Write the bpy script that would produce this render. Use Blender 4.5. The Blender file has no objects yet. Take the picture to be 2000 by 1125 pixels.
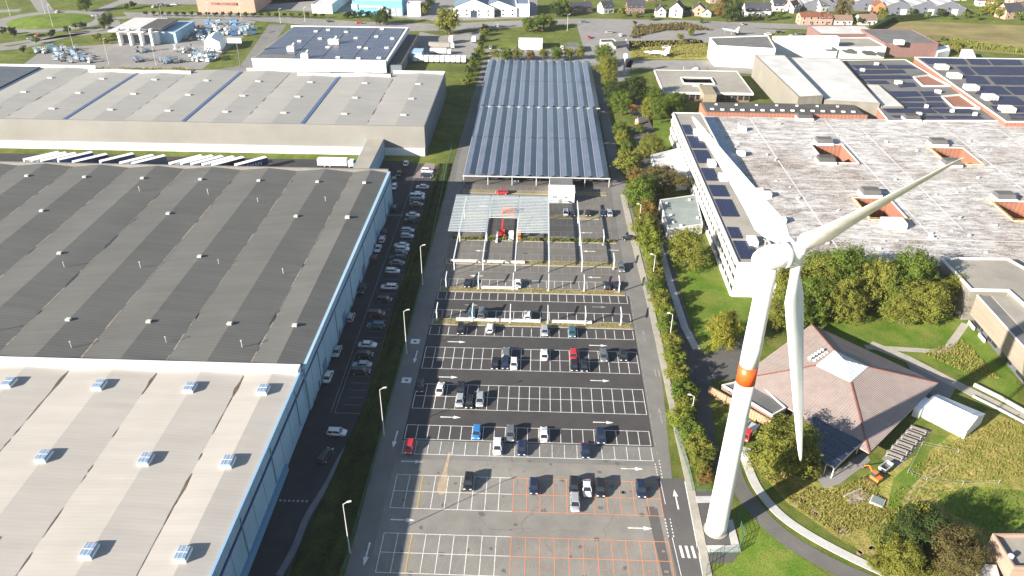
import bpy, bmesh, math, random
from math import sin, cos, pi, radians, atan2, hypot
from mathutils import Vector, Matrix
random.seed(7)
rnd = random.uniform
SC = bpy.context.scene
COL = SC.collection
# ------------------------------------------------------------------ camera, sky, sun, exposure
cam = bpy.data.cameras.new('camera'); cam.sensor_width = 36; cam.lens = 27.71
cam.clip_start = 1; cam.clip_end = 6000
camo = bpy.data.objects.new('camera', cam); COL.objects.link(camo)
_p, _y, _r = radians(31.026), radians(-1.789), radians(0.445)
_f = Vector((sin(_y)*cos(_p), cos(_y)*cos(_p), -sin(_p))); _x = Vector((cos(_y), -sin(_y), 0)); _u = _x.cross(_f)
_rx = cos(_r)*_x + sin(_r)*_u; _ru = -sin(_r)*_x + cos(_r)*_u
camo.matrix_world = Matrix(((_rx.x, _ru.x, -_f.x, 27.79), (_rx.y, _ru.y, -_f.y, 0), (_rx.z, _ru.z, -_f.z, 120), (0, 0, 0, 1)))
SC.camera = camo
SUN_EL = radians(20.3); SUN_TO = Vector((-.817, -.576, 0)).normalized()      # ground direction towards the sun
W = bpy.data.worlds.new('World'); SC.world = W; W.use_nodes = True
_n = W.node_tree.nodes; _bg = _n['Background']; _sky = _n.new('ShaderNodeTexSky'); _sky.sky_type = 'NISHITA'
_sky.sun_disc = False; _sky.sun_elevation = SUN_EL; _sky.sun_rotation = atan2(SUN_TO.x, SUN_TO.y)
_sky.air_density = 1.0; _sky.dust_density = 0.6; _sky.ozone_density = 1.2
W.node_tree.links.new(_sky.outputs[0], _bg.inputs[0]); _bg.inputs[1].default_value = 0.058
_l = bpy.data.lights.new('sun', 'SUN'); _l.energy = 5.0; _l.angle = radians(.53); _l.color = (1, .93, .82)
_lo = bpy.data.objects.new('sun', _l); COL.objects.link(_lo)
_d = Vector((SUN_TO.x*cos(SUN_EL), SUN_TO.y*cos(SUN_EL), sin(SUN_EL))); _lo.rotation_euler = _d.to_track_quat('Z', 'Y').to_euler()
SC.view_settings.view_transform = 'Standard'; SC.view_settings.look = 'None'; SC.view_settings.gamma = 1
SC.view_settings.exposure = 1.72
# ------------------------------------------------------------------ materials (procedural)
MATS = {}
def newmat(name):
    m = bpy.data.materials.new(name); m.use_nodes = True; nt = m.node_tree
    return m, nt, nt.nodes, nt.links, nt.nodes['Principled BSDF']
def pos(nt, sc=(1, 1, 1), rot=0):
    g = nt.nodes.new('ShaderNodeNewGeometry'); mp = nt.nodes.new('ShaderNodeMapping'); mp.inputs['Scale'].default_value = sc
    mp.inputs['Rotation'].default_value = (0, 0, rot); nt.links.new(g.outputs['Position'], mp.inputs['Vector']); return mp.outputs[0]
def noise(nt, vec, scale, detail=4, rough=.6):
    n = nt.nodes.new('ShaderNodeTexNoise'); n.inputs['Scale'].default_value = scale; n.inputs['Detail'].default_value = detail
    n.inputs['Roughness'].default_value = rough; nt.links.new(vec, n.inputs['Vector']); return n.outputs['Fac']
def rmp(nt, fac, a, b):
    n = nt.nodes.new('ShaderNodeMapRange'); n.inputs[1].default_value = a; n.inputs[2].default_value = b; nt.links.new(fac, n.inputs[0]); return n.outputs[0]
def mix(nt, fac, a, b, mode='MIX'):
    n = nt.nodes.new('ShaderNodeMix'); n.data_type = 'RGBA'; n.blend_type = mode
    for s, v in ((0, fac), (6, a), (7, b)):
        if isinstance(v, (int, float)): n.inputs[s].default_value = v
        elif isinstance(v, tuple): n.inputs[s].default_value = (*v, 1) if len(v) == 3 else v
        else: nt.links.new(v, n.inputs[s])
    return n.outputs[2]
def mat(name, c1, c2=None, s=.5, rough=.8, big=.12, bump=0, metal=0, aniso=(1, 1, 1), lo=.35, hi=.65, coat=0, spec=.3, fine=.1):
    """two colours mixed by noise, broken up by a large and a fine noise"""
    if name in MATS: return MATS[name]
    m, nt, N, L, P = newmat(name)
    c2 = c2 or tuple(x*.82 for x in c1)
    v = pos(nt, aniso); f = rmp(nt, noise(nt, v, s), lo, hi); col = mix(nt, f, c1, c2)
    if big:
        f2 = rmp(nt, noise(nt, pos(nt), .045, 3), .3, .7); col = mix(nt, f2, mix(nt, 1.0, col, (1-big,)*3, 'MULTIPLY'), mix(nt, 1.0, col, (1+big,)*3, 'MULTIPLY'))
    if fine:
        f3 = rmp(nt, noise(nt, pos(nt), 3.0, 3), .3, .7); col = mix(nt, f3, mix(nt, 1.0, col, (1-fine,)*3, 'MULTIPLY'), mix(nt, 1.0, col, (1+fine,)*3, 'MULTIPLY'))
    L.new(col, P.inputs['Base Color']); P.inputs['Roughness'].default_value = rough; P.inputs['Metallic'].default_value = metal
    P.inputs['Specular IOR Level'].default_value = spec; P.inputs['Coat Weight'].default_value = coat
    if bump:
        b = N.new('ShaderNodeBump'); b.inputs['Strength'].default_value = bump; b.inputs['Distance'].default_value = .3
        L.new(noise(nt, v, s*2.2, 5), b.inputs['Height']); L.new(b.outputs[0], P.inputs['Normal'])
    MATS[name] = m; return m
def plain(name, c, rough=.5, metal=0, coat=0, spec=.5):
    if name in MATS: return MATS[name]
    m, nt, N, L, P = newmat(name); v = pos(nt)
    f = rmp(nt, noise(nt, v, .9, 3), .3, .7); L.new(mix(nt, f, tuple(x*.93 for x in c), tuple(min(1, x*1.05) for x in c)), P.inputs['Base Color'])
    P.inputs['Roughness'].default_value = rough; P.inputs['Metallic'].default_value = metal; P.inputs['Coat Weight'].default_value = coat
    P.inputs['Specular IOR Level'].default_value = spec; MATS[name] = m; return m
def ribbed(name, c1, c2, axis=1, pitch=1.0, depth=.12, s=.15, rough=.75, streak=(1, 1, 1), big=.1):
    """profiled sheet metal: ribs along one world axis plus streaky weathering"""
    m, nt, N, L, P = newmat(name); w = N.new('ShaderNodeTexWave'); w.bands_direction = 'XYZ'[axis]; w.inputs['Scale'].default_value = .314/pitch
    w.inputs['Distortion'].default_value = .3; w.inputs['Detail'].default_value = 1
    L.new(pos(nt), w.inputs['Vector']); f = rmp(nt, noise(nt, pos(nt, streak), s, 5), .3, .7); col = mix(nt, f, c1, c2)
    col = mix(nt, w.outputs['Fac'], mix(nt, 1.0, col, (1-depth,)*3, 'MULTIPLY'), col)
    f2 = rmp(nt, noise(nt, pos(nt), .05, 3), .3, .7); col = mix(nt, f2, mix(nt, 1.0, col, (1-big,)*3, 'MULTIPLY'), mix(nt, 1.0, col, (1+big,)*3, 'MULTIPLY'))
    L.new(col, P.inputs['Base Color']); P.inputs['Roughness'].default_value = rough; P.inputs['Specular IOR Level'].default_value = .25
    MATS[name] = m; return m
def modules(name, w, h, c=(.035, .045, .085), line=(.16, .17, .19), mortar=.07, rough=.28, off=0.0, rot=0, spec=.5):
    """solar modules: dark cells with pale frame lines"""
    m, nt, N, L, P = newmat(name); b = N.new('ShaderNodeTexBrick'); b.offset = off; b.inputs['Scale'].default_value = 1
    b.inputs['Brick Width'].default_value = w; b.inputs['Row Height'].default_value = h; b.inputs['Mortar Size'].default_value = mortar; b.inputs['Mortar Smooth'].default_value = .1
    b.inputs['Color1'].default_value = (*c, 1); b.inputs['Color2'].default_value = (*[x*1.25 for x in c], 1); b.inputs['Mortar'].default_value = (*line, 1)
    L.new(pos(nt, (1, 1, 1), rot), b.inputs['Vector']); f2 = rmp(nt, noise(nt, pos(nt), .12, 3), .3, .7)
    L.new(mix(nt, f2, b.outputs['Color'], mix(nt, 1.0, b.outputs['Color'], (1.35, 1.3, 1.25), 'MULTIPLY')), P.inputs['Base Color'])
    P.inputs['Roughness'].default_value = rough; P.inputs['Specular IOR Level'].default_value = spec; MATS[name] = m; return m
grass = mat('grass', (.070, .105, .014), (.135, .138, .036), s=.22, big=.25, bump=.5, fine=.35, rough=.95, spec=.1)
lawn = mat('lawn', (.070, .135, .012), (.145, .170, .034), s=.16, big=.22, bump=.5, fine=.35, rough=.95, spec=.1)
rough_grass = mat('rough_grass', (.29, .235, .075), (.155, .17, .03), s=.35, big=.25, bump=.8, fine=.5, rough=.95, spec=.1)
field = mat('dry_field', (.24, .19, .085), (.17, .15, .06), s=.08, big=.2, bump=.3, fine=.15, rough=.95, spec=.1, aniso=(.35, 1, 1))
asph_old = mat('old_asphalt', (.218, .203, .180), (.180, .168, .150), s=.25, big=.10, fine=.07, rough=.9)
asph_new = mat('new_asphalt', (.058, .053, .052), (.048, .045, .045), s=.3, big=.12, fine=.1, rough=.85)
asph_mid = mat('worn_asphalt', (.135, .125, .112), (.115, .107, .098), s=.22, big=.14, fine=.1, rough=.9)
asph_lane = mat('lane_asphalt', (.175, .168, .155), (.145, .14, .13), s=.2, big=.12, fine=.08, rough=.9)
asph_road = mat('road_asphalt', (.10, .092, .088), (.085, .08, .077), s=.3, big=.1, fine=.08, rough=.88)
asph_left = mat('yard_asphalt', (.042, .041, .044), (.034, .033, .036), s=.3, big=.14, fine=.1, rough=.88)  # dark asphalt, its colour lowered further to deepen the warehouse shadow
asph_far = mat('pale_asphalt', (.23, .215, .20), (.20, .187, .175), s=.2, big=.12, fine=.08, rough=.9)
concrete = mat('pale_concrete', (.36, .33, .28), (.30, .275, .235), s=.5, big=.1, fine=.12, rough=.9)
conc_white = mat('white_concrete', (.46, .45, .43), (.40, .39, .37), s=.5, big=.08, fine=.1, rough=.85)
paint_w = mat('white_paint_line', (.66, .65, .62), (.45, .44, .42), s=.8, big=.1, fine=.15, lo=.45, hi=.75)
paint_o = mat('orange_paint_line', (.62, .21, .08), (.45, .20, .11), s=.8, big=.1, fine=.15, lo=.4, hi=.75)
paint_y = mat('yellow_paint_line', (.50, .33, .04), (.35, .25, .09), s=.8, big=.1, fine=.15)
paint_old = mat('faded_paint_line', (.27, .26, .24), (.21, .2, .18), s=.6, big=.1, fine=.2)
white = plain('white_cladding', (.68, .68, .67), .5)
white2 = mat('weathered_white', (.60, .59, .57), (.50, .49, .47), s=.3, fine=.04)
roofwhite = mat('white_roof_sheet', (.52, .51, .49), (.44, .43, .41), s=.15, big=.1, fine=.06)
roofbeige = mat('beige_gravel_roof', (.29, .265, .225), (.25, .23, .195), s=.2, big=.12, fine=.1)
roofgrey = mat('grey_felt_roof', (.15, .145, .138), (.115, .112, .108), s=.2, big=.12, fine=.1)
roofdark = mat('dark_felt_roof', (.080, .074, .070), (.062, .058, .056), s=.2, big=.12, fine=.1)
slate = mat('slate_roof', (.055, .055, .065), (.04, .04, .05), s=.6, big=.1, fine=.2)
tile_red = mat('clay_tile_roof', (.20, .075, .045), (.15, .06, .04), s=.6, big=.1, fine=.2)
brick_red = ribbed('ribbed_red_brick', (.31, .14, .092), (.265, .12, .08), axis=0, pitch=1.6, depth=.22, s=.4)
brick_pink = mat('pale_brick', (.42, .26, .19), (.36, .23, .18), s=.5, big=.06, fine=.12)
brick_brown = mat('brown_brick', (.20, .13, .10), (.165, .11, .085), s=.6, big=.08, fine=.12)
render_w = mat('white_render', (.62, .60, .56), (.54, .52, .48), s=.3, big=.05, fine=.05)
beigewall = ribbed('beige_ribbed_cladding', (.215, .197, .165), (.185, .17, .145), axis=1, pitch=.9, depth=.1)
greywall = ribbed('warm_grey_cladding', (.225, .215, .195), (.208, .199, .18), axis=0, pitch=1.2, depth=.05)
glass = plain('window_glass', (.02, .024, .03), .12, spec=.8)
glass_b = plain('tinted_glass', (.03, .05, .07), .15, spec=.8)
steel = plain('galvanised_steel', (.50, .52, .53), .45, metal=.3)
steel_dk = plain('dark_steel', (.10, .10, .11), .5)
rubber = plain('black_rubber', (.015, .015, .016), .8)
rust = mat('dirt_stain', (.075, .05, .035), (.13, .10, .07), s=.8, fine=.25)
bluewall = ribbed('pale_blue_cladding', (.30, .43, .53), (.27, .40, .50), axis=1, pitch=1.1, depth=.10)
bluestripe = plain('dark_blue_trim', (.018, .05, .17), .5)
bark = mat('bark', (.10, .075, .05), (.06, .045, .03), s=2)
soil = mat('bare_soil', (.22, .17, .12), (.17, .12, .08), s=.4, fine=.2, bump=.4)
# ------------------------------------------------------------------ geometry helpers
class B:
    """collects faces into ONE mesh object"""
    def __init__(s): s.v = []; s.f = []; s.mi = []; s.m = 0
    def add(s, vs, fs):
        o = len(s.v); s.v += [tuple(p) for p in vs]; s.f += [tuple(i+o for i in f) for f in fs]; s.mi += [s.m]*len(fs); return s
    def box(s, x, y, z, sx, sy, sz, rot=0):
        c, q = cos(rot), sin(rot); vs = []
        for dz in (0, sz):
            for a, b in ((-1, -1), (1, -1), (1, 1), (-1, 1)):
                u, w = a*sx/2, b*sy/2; vs.append((x+u*c-w*q, y+u*q+w*c, z+dz))
        return s.add(vs, [(3, 2, 1, 0), (4, 5, 6, 7), (0, 1, 5, 4), (1, 2, 6, 5), (2, 3, 7, 6), (3, 0, 4, 7)])
    def prism(s, poly, z0, z1, top=True, bottom=False):
        poly = ccw(poly); n = len(poly); vs = [(x, y, z0) for x, y in poly]+[(x, y, z1) for x, y in poly]
        fs = [(i, (i+1) % n, (i+1) % n+n, i+n) for i in range(n)]
        if top: fs.append(tuple(range(n, 2*n)))
        if bottom: fs.append(tuple(range(n-1, -1, -1)))
        return s.add(vs, fs)
    def sheet(s, poly, z):
        poly = ccw(poly); return s.add([(x, y, z) for x, y in poly], [tuple(range(len(poly)))])
    def cyl(s, x, y, z0, z1, r0, r1=None, n=10, cap=True):
        r1 = r0 if r1 is None else r1; vs = [(x+r*cos(2*pi*i/n), y+r*sin(2*pi*i/n), z) for z, r in ((z0, r0), (z1, r1)) for i in range(n)]
        fs = [(i, (i+1) % n, (i+1) % n+n, i+n) for i in range(n)]
        if cap: fs += [tuple(range(n, 2*n)), tuple(range(n-1, -1, -1))]
        return s.add(vs, fs)
    def bar(s, p, q, w, h=None, n=4):
        p, q = Vector(p), Vector(q); d = (q-p); h = h or w
        if d.length < 1e-6: return s
        a = d.normalized(); u = a.cross(Vector((0, 0, 1)))
        u = Vector((1, 0, 0)) if u.length < 1e-3 else u.normalized(); t = u.cross(a)
        vs = []
        for e in (p, q):
            for i in range(n):
                an = 2*pi*(i+.5)/n; k = 1.414 if n == 4 else 1
                vs.append(e+u*(cos(an)*w/2*k)+t*(sin(an)*h/2*k))
        return s.add(vs, [(i, (i+1) % n, (i+1) % n+n, i+n) for i in range(n)]+[tuple(range(n-1, -1, -1)), tuple(range(n, 2*n))])
    def line(s, p, q, w, z):
        d = Vector((q[0]-p[0], q[1]-p[1])); l = d.length or 1; n = Vector((-d.y, d.x))/l*w/2
        return s.add([(p[0]-n.x, p[1]-n.y, z), (q[0]-n.x, q[1]-n.y, z), (q[0]+n.x, q[1]+n.y, z), (p[0]+n.x, p[1]+n.y, z)], [(0, 1, 2, 3)])
    def lathe(s, prof, n=24, M=None):
        vs = []; M = M or Matrix()
        for z, r in prof:
            for i in range(n): vs.append(M @ Vector((r*cos(2*pi*i/n), r*sin(2*pi*i/n), z)))
        fs = [(j*n+i, j*n+(i+1) % n, (j+1)*n+(i+1) % n, (j+1)*n+i) for j in range(len(prof)-1) for i in range(n)]
        return s.add(vs, fs+[tuple(range(n-1, -1, -1)), tuple(range((len(prof)-1)*n, len(prof)*n))])
    def mesh(s, name, mats, smooth=False):
        me = bpy.data.meshes.new(name); me.from_pydata(s.v, [], s.f)
        for m in (mats if isinstance(mats, (list, tuple)) else [mats]): me.materials.append(m)
        if any(s.mi): me.polygons.foreach_set('material_index', s.mi)
        if smooth: me.polygons.foreach_set('use_smooth', [True]*len(s.f))
        me.update(); return me
    def build(s, name, mats, parent=None, smooth=False, loc=None):
        return ob(name, s.mesh(name, mats, smooth), parent, loc)
def ccw(p):
    a = sum(p[i][0]*p[(i+1) % len(p)][1]-p[(i+1) % len(p)][0]*p[i][1] for i in range(len(p)))
    return list(p) if a > 0 else list(p)[::-1]
def ob(name, data, parent=None, loc=None, rot=0, scale=None):
    o = bpy.data.objects.new(name, data); COL.objects.link(o)
    if parent: o.parent = parent
    if loc: o.location = loc
    if rot: o.rotation_euler[2] = rot
    if scale: o.scale = scale if isinstance(scale, tuple) else (scale,)*3
    return o
def tag(o, label, cat, group=None):
    o['label'] = label; o['category'] = cat
    if group: o['group'] = group
    return o
def thing(name, label, cat, loc=(0, 0, 0), rot=0, group=None, scale=None):
    if len(loc) == 2: loc = (*loc, 0)
    o = ob(name, None, None, loc, rot, scale); o.empty_display_size = .5; return tag(o, label, cat, group)
def struct(o): o['kind'] = 'structure'; return o
def stuff(o): o['kind'] = 'stuff'; return o
def setmat(o, m, i=0):
    o.material_slots[i].link = 'OBJECT'; o.material_slots[i].material = m; return o
ORD = 'first second third fourth fifth sixth seventh eighth ninth tenth eleventh twelfth thirteenth fourteenth fifteenth sixteenth seventeenth eighteenth nineteenth twentieth'.split()
def nth(i):
    if i < 20: return ORD[i]
    t = {2: 'twenty', 3: 'thirty', 4: 'forty', 5: 'fifty', 6: 'sixty', 7: 'seventy', 8: 'eighty', 9: 'ninety'}; a, b = divmod(i+1, 10)
    return (t[a][:-1]+'ieth') if b == 0 else t[a]+'-'+ORD[b-1]
def cen(poly): return (sum(p[0] for p in poly)/len(poly), sum(p[1] for p in poly)/len(poly))
def rel(poly, c): return [(x-c[0], y-c[1]) for x, y in poly]
def inset(poly, d):
    poly = ccw(poly); n = len(poly); out = []
    for i in range(n):
        p0, p1, p2 = Vector(poly[i-1]), Vector(poly[i]), Vector(poly[(i+1) % n]); a = (p1-p0).normalized(); b = (p2-p1).normalized()
        n1 = Vector((-a.y, a.x)); n2 = Vector((-b.y, b.x)); k = n1+n2; q = max(.3, 1+n1.dot(n2)); out.append(tuple(p1+k*d/q))
    return out
def sheet(name, poly, z, m, parent=None): return struct(B().sheet(poly, z).build(name, m)) if not parent else B().sheet(poly, z).build(name, m, parent)
def ribbon(poly, w):
    """offset both sides of a centre line"""
    L_, R_ = [], []
    for i, p in enumerate(poly):
        a = Vector(poly[max(0, i-1)]); b = Vector(poly[min(len(poly)-1, i+1)]); d = (b-a).normalized(); n = Vector((-d.y, d.x))*w/2
        L_.append((p[0]+n.x, p[1]+n.y)); R_.append((p[0]-n.x, p[1]-n.y))
    return L_+R_[::-1]
def smooth_path(pts, n=6):
    out = []; P = [pts[0]]+list(pts)+[pts[-1]]
    for i in range(1, len(P)-2):
        p0, p1, p2, p3 = [Vector(P[j]) for j in (i-1, i, i+1, i+2)]
        for k in range(n):
            t = k/n; out.append(tuple(.5*((2*p1)+(p2-p0)*t+(2*p0-5*p1+4*p2-p3)*t*t+(3*p1-p0-3*p2+p3)*t**3)))
    return out+[tuple(pts[-1])]
# ------------------------------------------------------------------ the ground and paved surfaces
struct(B().sheet([(-2200, -300), (2200, -300), (2200, 2600), (-2200, 2600)], 0).build('ground', grass))
lot = sheet('parking_lot', [(-5.6, 60), (52, 60), (56.4, 98), (63.2, 200), (61.5, 300), (61.5, 452), (-3.5, 452), (-5.2, 300)], .02, asph_lane)
struct(B().sheet([(-1.5, 60), (54, 60), (55.5, 126.5), (-1.2, 126.5)], .032).build('old_asphalt_bay', asph_old))
struct(B().sheet([(-.6, 132.5), (55.4, 132.5), (55.6, 178.9), (-.3, 178.9)], .032).build('new_asphalt_bay', asph_new))
struct(B().sheet([(-.3, 182.3), (55.6, 182.3), (55.7, 196.3), (-.2, 196.3)], .032).build('new_asphalt_bay', asph_new))
struct(B().sheet([(-.2, 199.2), (55.6, 199.2), (56, 275), (0, 275)], .032).build('worn_asphalt_bay', asph_mid))
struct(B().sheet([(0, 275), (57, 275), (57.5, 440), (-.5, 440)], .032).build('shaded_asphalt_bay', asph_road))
# road down the right side and its pavement
struct(B().sheet([(55.5,98),(55,113.6),(54.9,122.8),(60.8,123.1),(60.4,98.2)], .044).build('dark_road', asph_road))
struct(B().sheet([(51.7,114.8),(53.9,114.9),(54.6,98),(52.9,97.9)], .044).build('dark_road_patch', asph_road))
struct(B().prism([(60.5,98.2),(60.7,123.1),(60.6,138.4),(60.7,161.6),(60.6,184),(60.4,200.5),(59.8,220.9),(59.2,246.7),(59.2,268.1),(61.1,268.2),(61.3,246.8),(61.8,221),(62.2,199.1),(62.4,169.5),(62.1,143.8),(62.2,135),(62.4,122.2),(62,98.3)], 0, .13).build('pavement', concrete))
struct(B().sheet([(61.7,119.4),(61.7,113.2),(61.7,101.2),(66.3,101.4),(67.9,103.8),(66.8,119.6)], .06).build('turbine_forecourt', asph_road))
struct(B().prism([(62.1,118),(65.5,118.2),(65.3,116.5),(62.1,116.2)], 0, .15).build('concrete_kerb', conc_white))
struct(B().prism([(62.1,105.3),(68.1,105.6),(68.3,104),(62.2,103.7)], 0, .15).build('concrete_kerb', conc_white))
struct(B().prism([(67.2,111.6),(68.5,112.1),(68.5,104),(66.9,103.9)], 0, .16).build('concrete_kerb', conc_white))
# yard between the big warehouse and the bank
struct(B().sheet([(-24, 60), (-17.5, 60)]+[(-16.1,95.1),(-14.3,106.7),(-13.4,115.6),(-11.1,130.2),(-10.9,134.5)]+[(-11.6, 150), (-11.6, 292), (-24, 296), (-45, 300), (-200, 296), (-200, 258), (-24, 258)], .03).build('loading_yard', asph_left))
# grassy bank with a ditch
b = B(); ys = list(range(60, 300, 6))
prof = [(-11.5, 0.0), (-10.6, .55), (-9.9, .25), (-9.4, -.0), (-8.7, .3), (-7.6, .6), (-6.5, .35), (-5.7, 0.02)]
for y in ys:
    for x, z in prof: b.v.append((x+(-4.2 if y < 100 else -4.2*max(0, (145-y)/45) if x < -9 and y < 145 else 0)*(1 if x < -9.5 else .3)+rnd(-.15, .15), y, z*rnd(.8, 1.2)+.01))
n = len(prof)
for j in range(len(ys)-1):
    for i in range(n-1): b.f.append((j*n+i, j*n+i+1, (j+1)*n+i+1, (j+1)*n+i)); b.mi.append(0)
struct(b.build('grass_bank', mat('shade_toned_grass', (.022, .032, .010), (.042, .05, .013), s=.3, big=.3, bump=.6, fine=.4, rough=.95, spec=.1), smooth=True))  # grass colour darkened so the bank reads as deep shade
# lawns and rough ground on the right
struct(B().sheet([(73.5,232.1),(70.5,228.4),(71.7,202.5),(72,168.7),(74.7,168.9),(89.5,181.5),(93.2,197.7),(85,197.3),(85.1,222.1)], .035).build('lawn', lawn))
struct(B().sheet([(107.9,187.4),(154.9,197.7),(148.9,161.3),(143.4,149.2),(137.9,160.8),(124.2,171.1),(108.1,170.4)], .03).build('lawn', lawn))
struct(B().sheet([(62.9,101.2),(68.1,103.2),(70.3,116.2),(71.9,116.3),(74.8,109.1),(79.3,103.7),(83.6,99.2),(62.9,98.3)], .03).build('lawn', lawn))
struct(B().sheet([(62.3,131.7),(65.7,131.9),(66.2,118.9),(62.1,118.3)], .03).build('lawn', lawn))
rg = struct(B().sheet([(76.1,128.3),(85.1,124.8),(92.6,121.4),(100.3,125.5),(108.4,129.7),(120.5,137.5),(136,148.9),(141.7,143.6),(131,116.7),(118.7,100.6),(97.9,99.8),(89,107.2),(80.8,116.7)], .03).build('rough_meadow', rough_grass))
struct(B().sheet([(104.9,124.9),(110.4,129.7),(115.3,135.9),(120.6,139.2),(121.9,138.3),(116.2,134),(111.2,125.9),(106.2,121.3),(101.4,114.1),(101.1,117.5)], .036).build('mown_strip', lawn))
struct(B().sheet([(112.8,120.8),(120.8,123.3),(129.9,122.6),(132.8,120.3),(127.8,112.6),(119,110.9),(114.5,114),(112.1,116.6)], .036).build('mown_strip', lawn))
b = B()
for o in (0, 1.6):
    pl = smooth_path([(95,104.3),(99.1,110.1),(104,117),(109.2,123.6),(117.3,130)])
    for i in range(len(pl)-1): b.line((pl[i][0]+o, pl[i][1]), (pl[i+1][0]+o, pl[i+1][1]), rnd(.35, .6), .04)
struct(b.build('wheel_track', mat('flattened_straw', (.34, .28, .14), (.25, .21, .09), s=.6, fine=.3)))
b = B()
for x, y in [(82.9,116.8),(86,113.5),(88.8,109.7),(92.3,105.4)]:
    for k in range(5):
        cx, cy, r = x+rnd(-1.5, 1.5), y+rnd(-1, 1.5), rnd(.3, .9); b.add([(cx+r*rnd(.6, 1.3)*cos(i*.7), cy+r*rnd(.6, 1.3)*sin(i*.7), .04) for i in range(9)], [tuple(range(9))])
struct(b.build('bare_soil', mat('pale_bare_soil', (.33, .26, .17), (.27, .2, .12), s=.8, fine=.3)))
struct(B().sheet([(78.9,366),(89.5,355.5),(88.5,316.4),(82,316),(79.6,341.1)], .03).build('lawn', lawn))
# lane behind the hedge and the curved drive
struct(B().sheet([(77.2,385.6),(84.9,386.1),(74,293.3),(72.7,232),(70.9,202.4),(71.2,180.7),(72.7,168.8),(84.5,177.5),(84.7,169.3),(79.1,158.2),(72.5,156.9),(70.6,149.8),(69.7,135.3),(67.9,122.6),(66,133.5),(65.7,157.6),(65.6,202.2),(68.6,268.5),(69.8,334)], .03).build('service_lane', asph_road))
struct(B().prism(ribbon([(68.6,229),(68.8,203.8),(69.5,180.6),(71,170.5)], 2.0), 0, .09).build('lane_pavement', conc_white))
drive = [(72,132.1),(71.5,123.5),(73.7,115),(78.3,107.3),(86,100.8),(92.3,97.3)]
struct(B().sheet(ribbon(smooth_path(drive), 3.6), .04).build('curved_drive', asph_mid))
struct(B().prism(ribbon(smooth_path([(74.8,129.8),(75.4,121.5),(78.1,114.2),(82.6,108.8),(88.9,103.7),(96.5,98.6)]), 1.9), 0, .14).build('concrete_path', conc_white))
struct(B().prism(ribbon(smooth_path([(147.5,186.1),(140.5,177.6),(135.7,172.7),(128.8,172.7),(115.8,173.5)]), 1.9), 0, .06).build('garden_path', concrete))
struct(B().prism(ribbon([(117.6,175),(124.7,168.8),(131.3,160.1),(135.7,154.6),(143.6,145.1)], 3.2), 0, .05).build('garden_path', concrete))
struct(B().sheet([(124.2,171.1),(130.7,163),(133,158.1),(127.1,150.4),(123.4,156.1)], .045).build('paved_terrace', asph_far))
# far roads, yards and fields
struct(B().sheet([(-87.7,512.5),(-139.9,533.6),(-188.3,544.1),(-251.1,543.1),(-261.8,558.5),(-193.9,559.8),(-145,551.7),(-93.5,541.1),(-38,537.2),(-4.5,547),(54.6,560.2),(131.2,559),(248.4,548.5),(244.3,536.6),(128.3,540.7),(54,544.8),(-3.3,526.3),(-35.9,518.6)], .03).build('main_road', asph_far))
struct(B().sheet([(-274.2,585.3),(-177.8,588.3),(-130.6,610),(-161.5,669.6),(-324.5,657.7)], .03).build('far_yard', asph_far))
struct(B().sheet([(-173.4,574.6),(-102.2,565.9),(-122.1,661.4),(-191.1,656.4)], .03).build('far_yard', asph_far))
struct(B().sheet([(-102.2,565.9),(-38.9,544.7),(26.4,561.5),(25.7,661.3),(-122.1,661.4)], .028).build('far_yard', asph_far))
struct(B().sheet([(-254.8,421.4),(-260.3,449),(-251.5,463.6),(-229.5,472.2),(-205.4,543),(-162.4,539.7),(-155.9,510.9),(-154.8,422.3)], .03).build('hire_yard', asph_far))
struct(B().sheet([(-152.9,417.4),(-136.4,430.5),(-150.3,528.4),(-138.6,529.2),(-123.9,409.5)], .034).build('side_street', asph_lane))
struct(B().sheet([(-53.4,413.6),(-44.5,442.3),(-48.6,515),(-34.3,505),(-12.7,517.3),(-8.7,531.8),(-9.1,503.9),(-9,448.7),(-44.5,442.3)], .03).build('delivery_yard', asph_far))
struct(B().sheet([(11.8,475),(63.9,480.7),(80.8,481.7),(83.8,465.5),(69.6,385.2),(63.2,445.6),(1,451.5),(-4.9,474)], .03).build('staff_parking', asph_far))
struct(B().sheet([(52.4,547.7),(54.7,480.1),(82.3,481.8),(137.7,500.1),(190.2,533.1),(123.3,552.3)], .034).build('front_parking', asph_far))
struct(B().sheet([(79.9,455.2),(126.7,456.9),(133.5,477.8),(156.2,465.3),(146.1,430.1),(75.5,439)], .03).build('works_road', asph_far))
struct(B().sheet([(83.3,499.3),(129,504.8),(130.9,463.8),(128.6,459.2),(80.6,456.3)], .034).build('dry_meadow', rough_grass))
struct(B().sheet([(235.7,519.4),(268.5,568.1),(373.6,556.6),(329.7,475.9),(274.8,492.5),(250,499.6)], .03).build('stubble_field', field))
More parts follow.
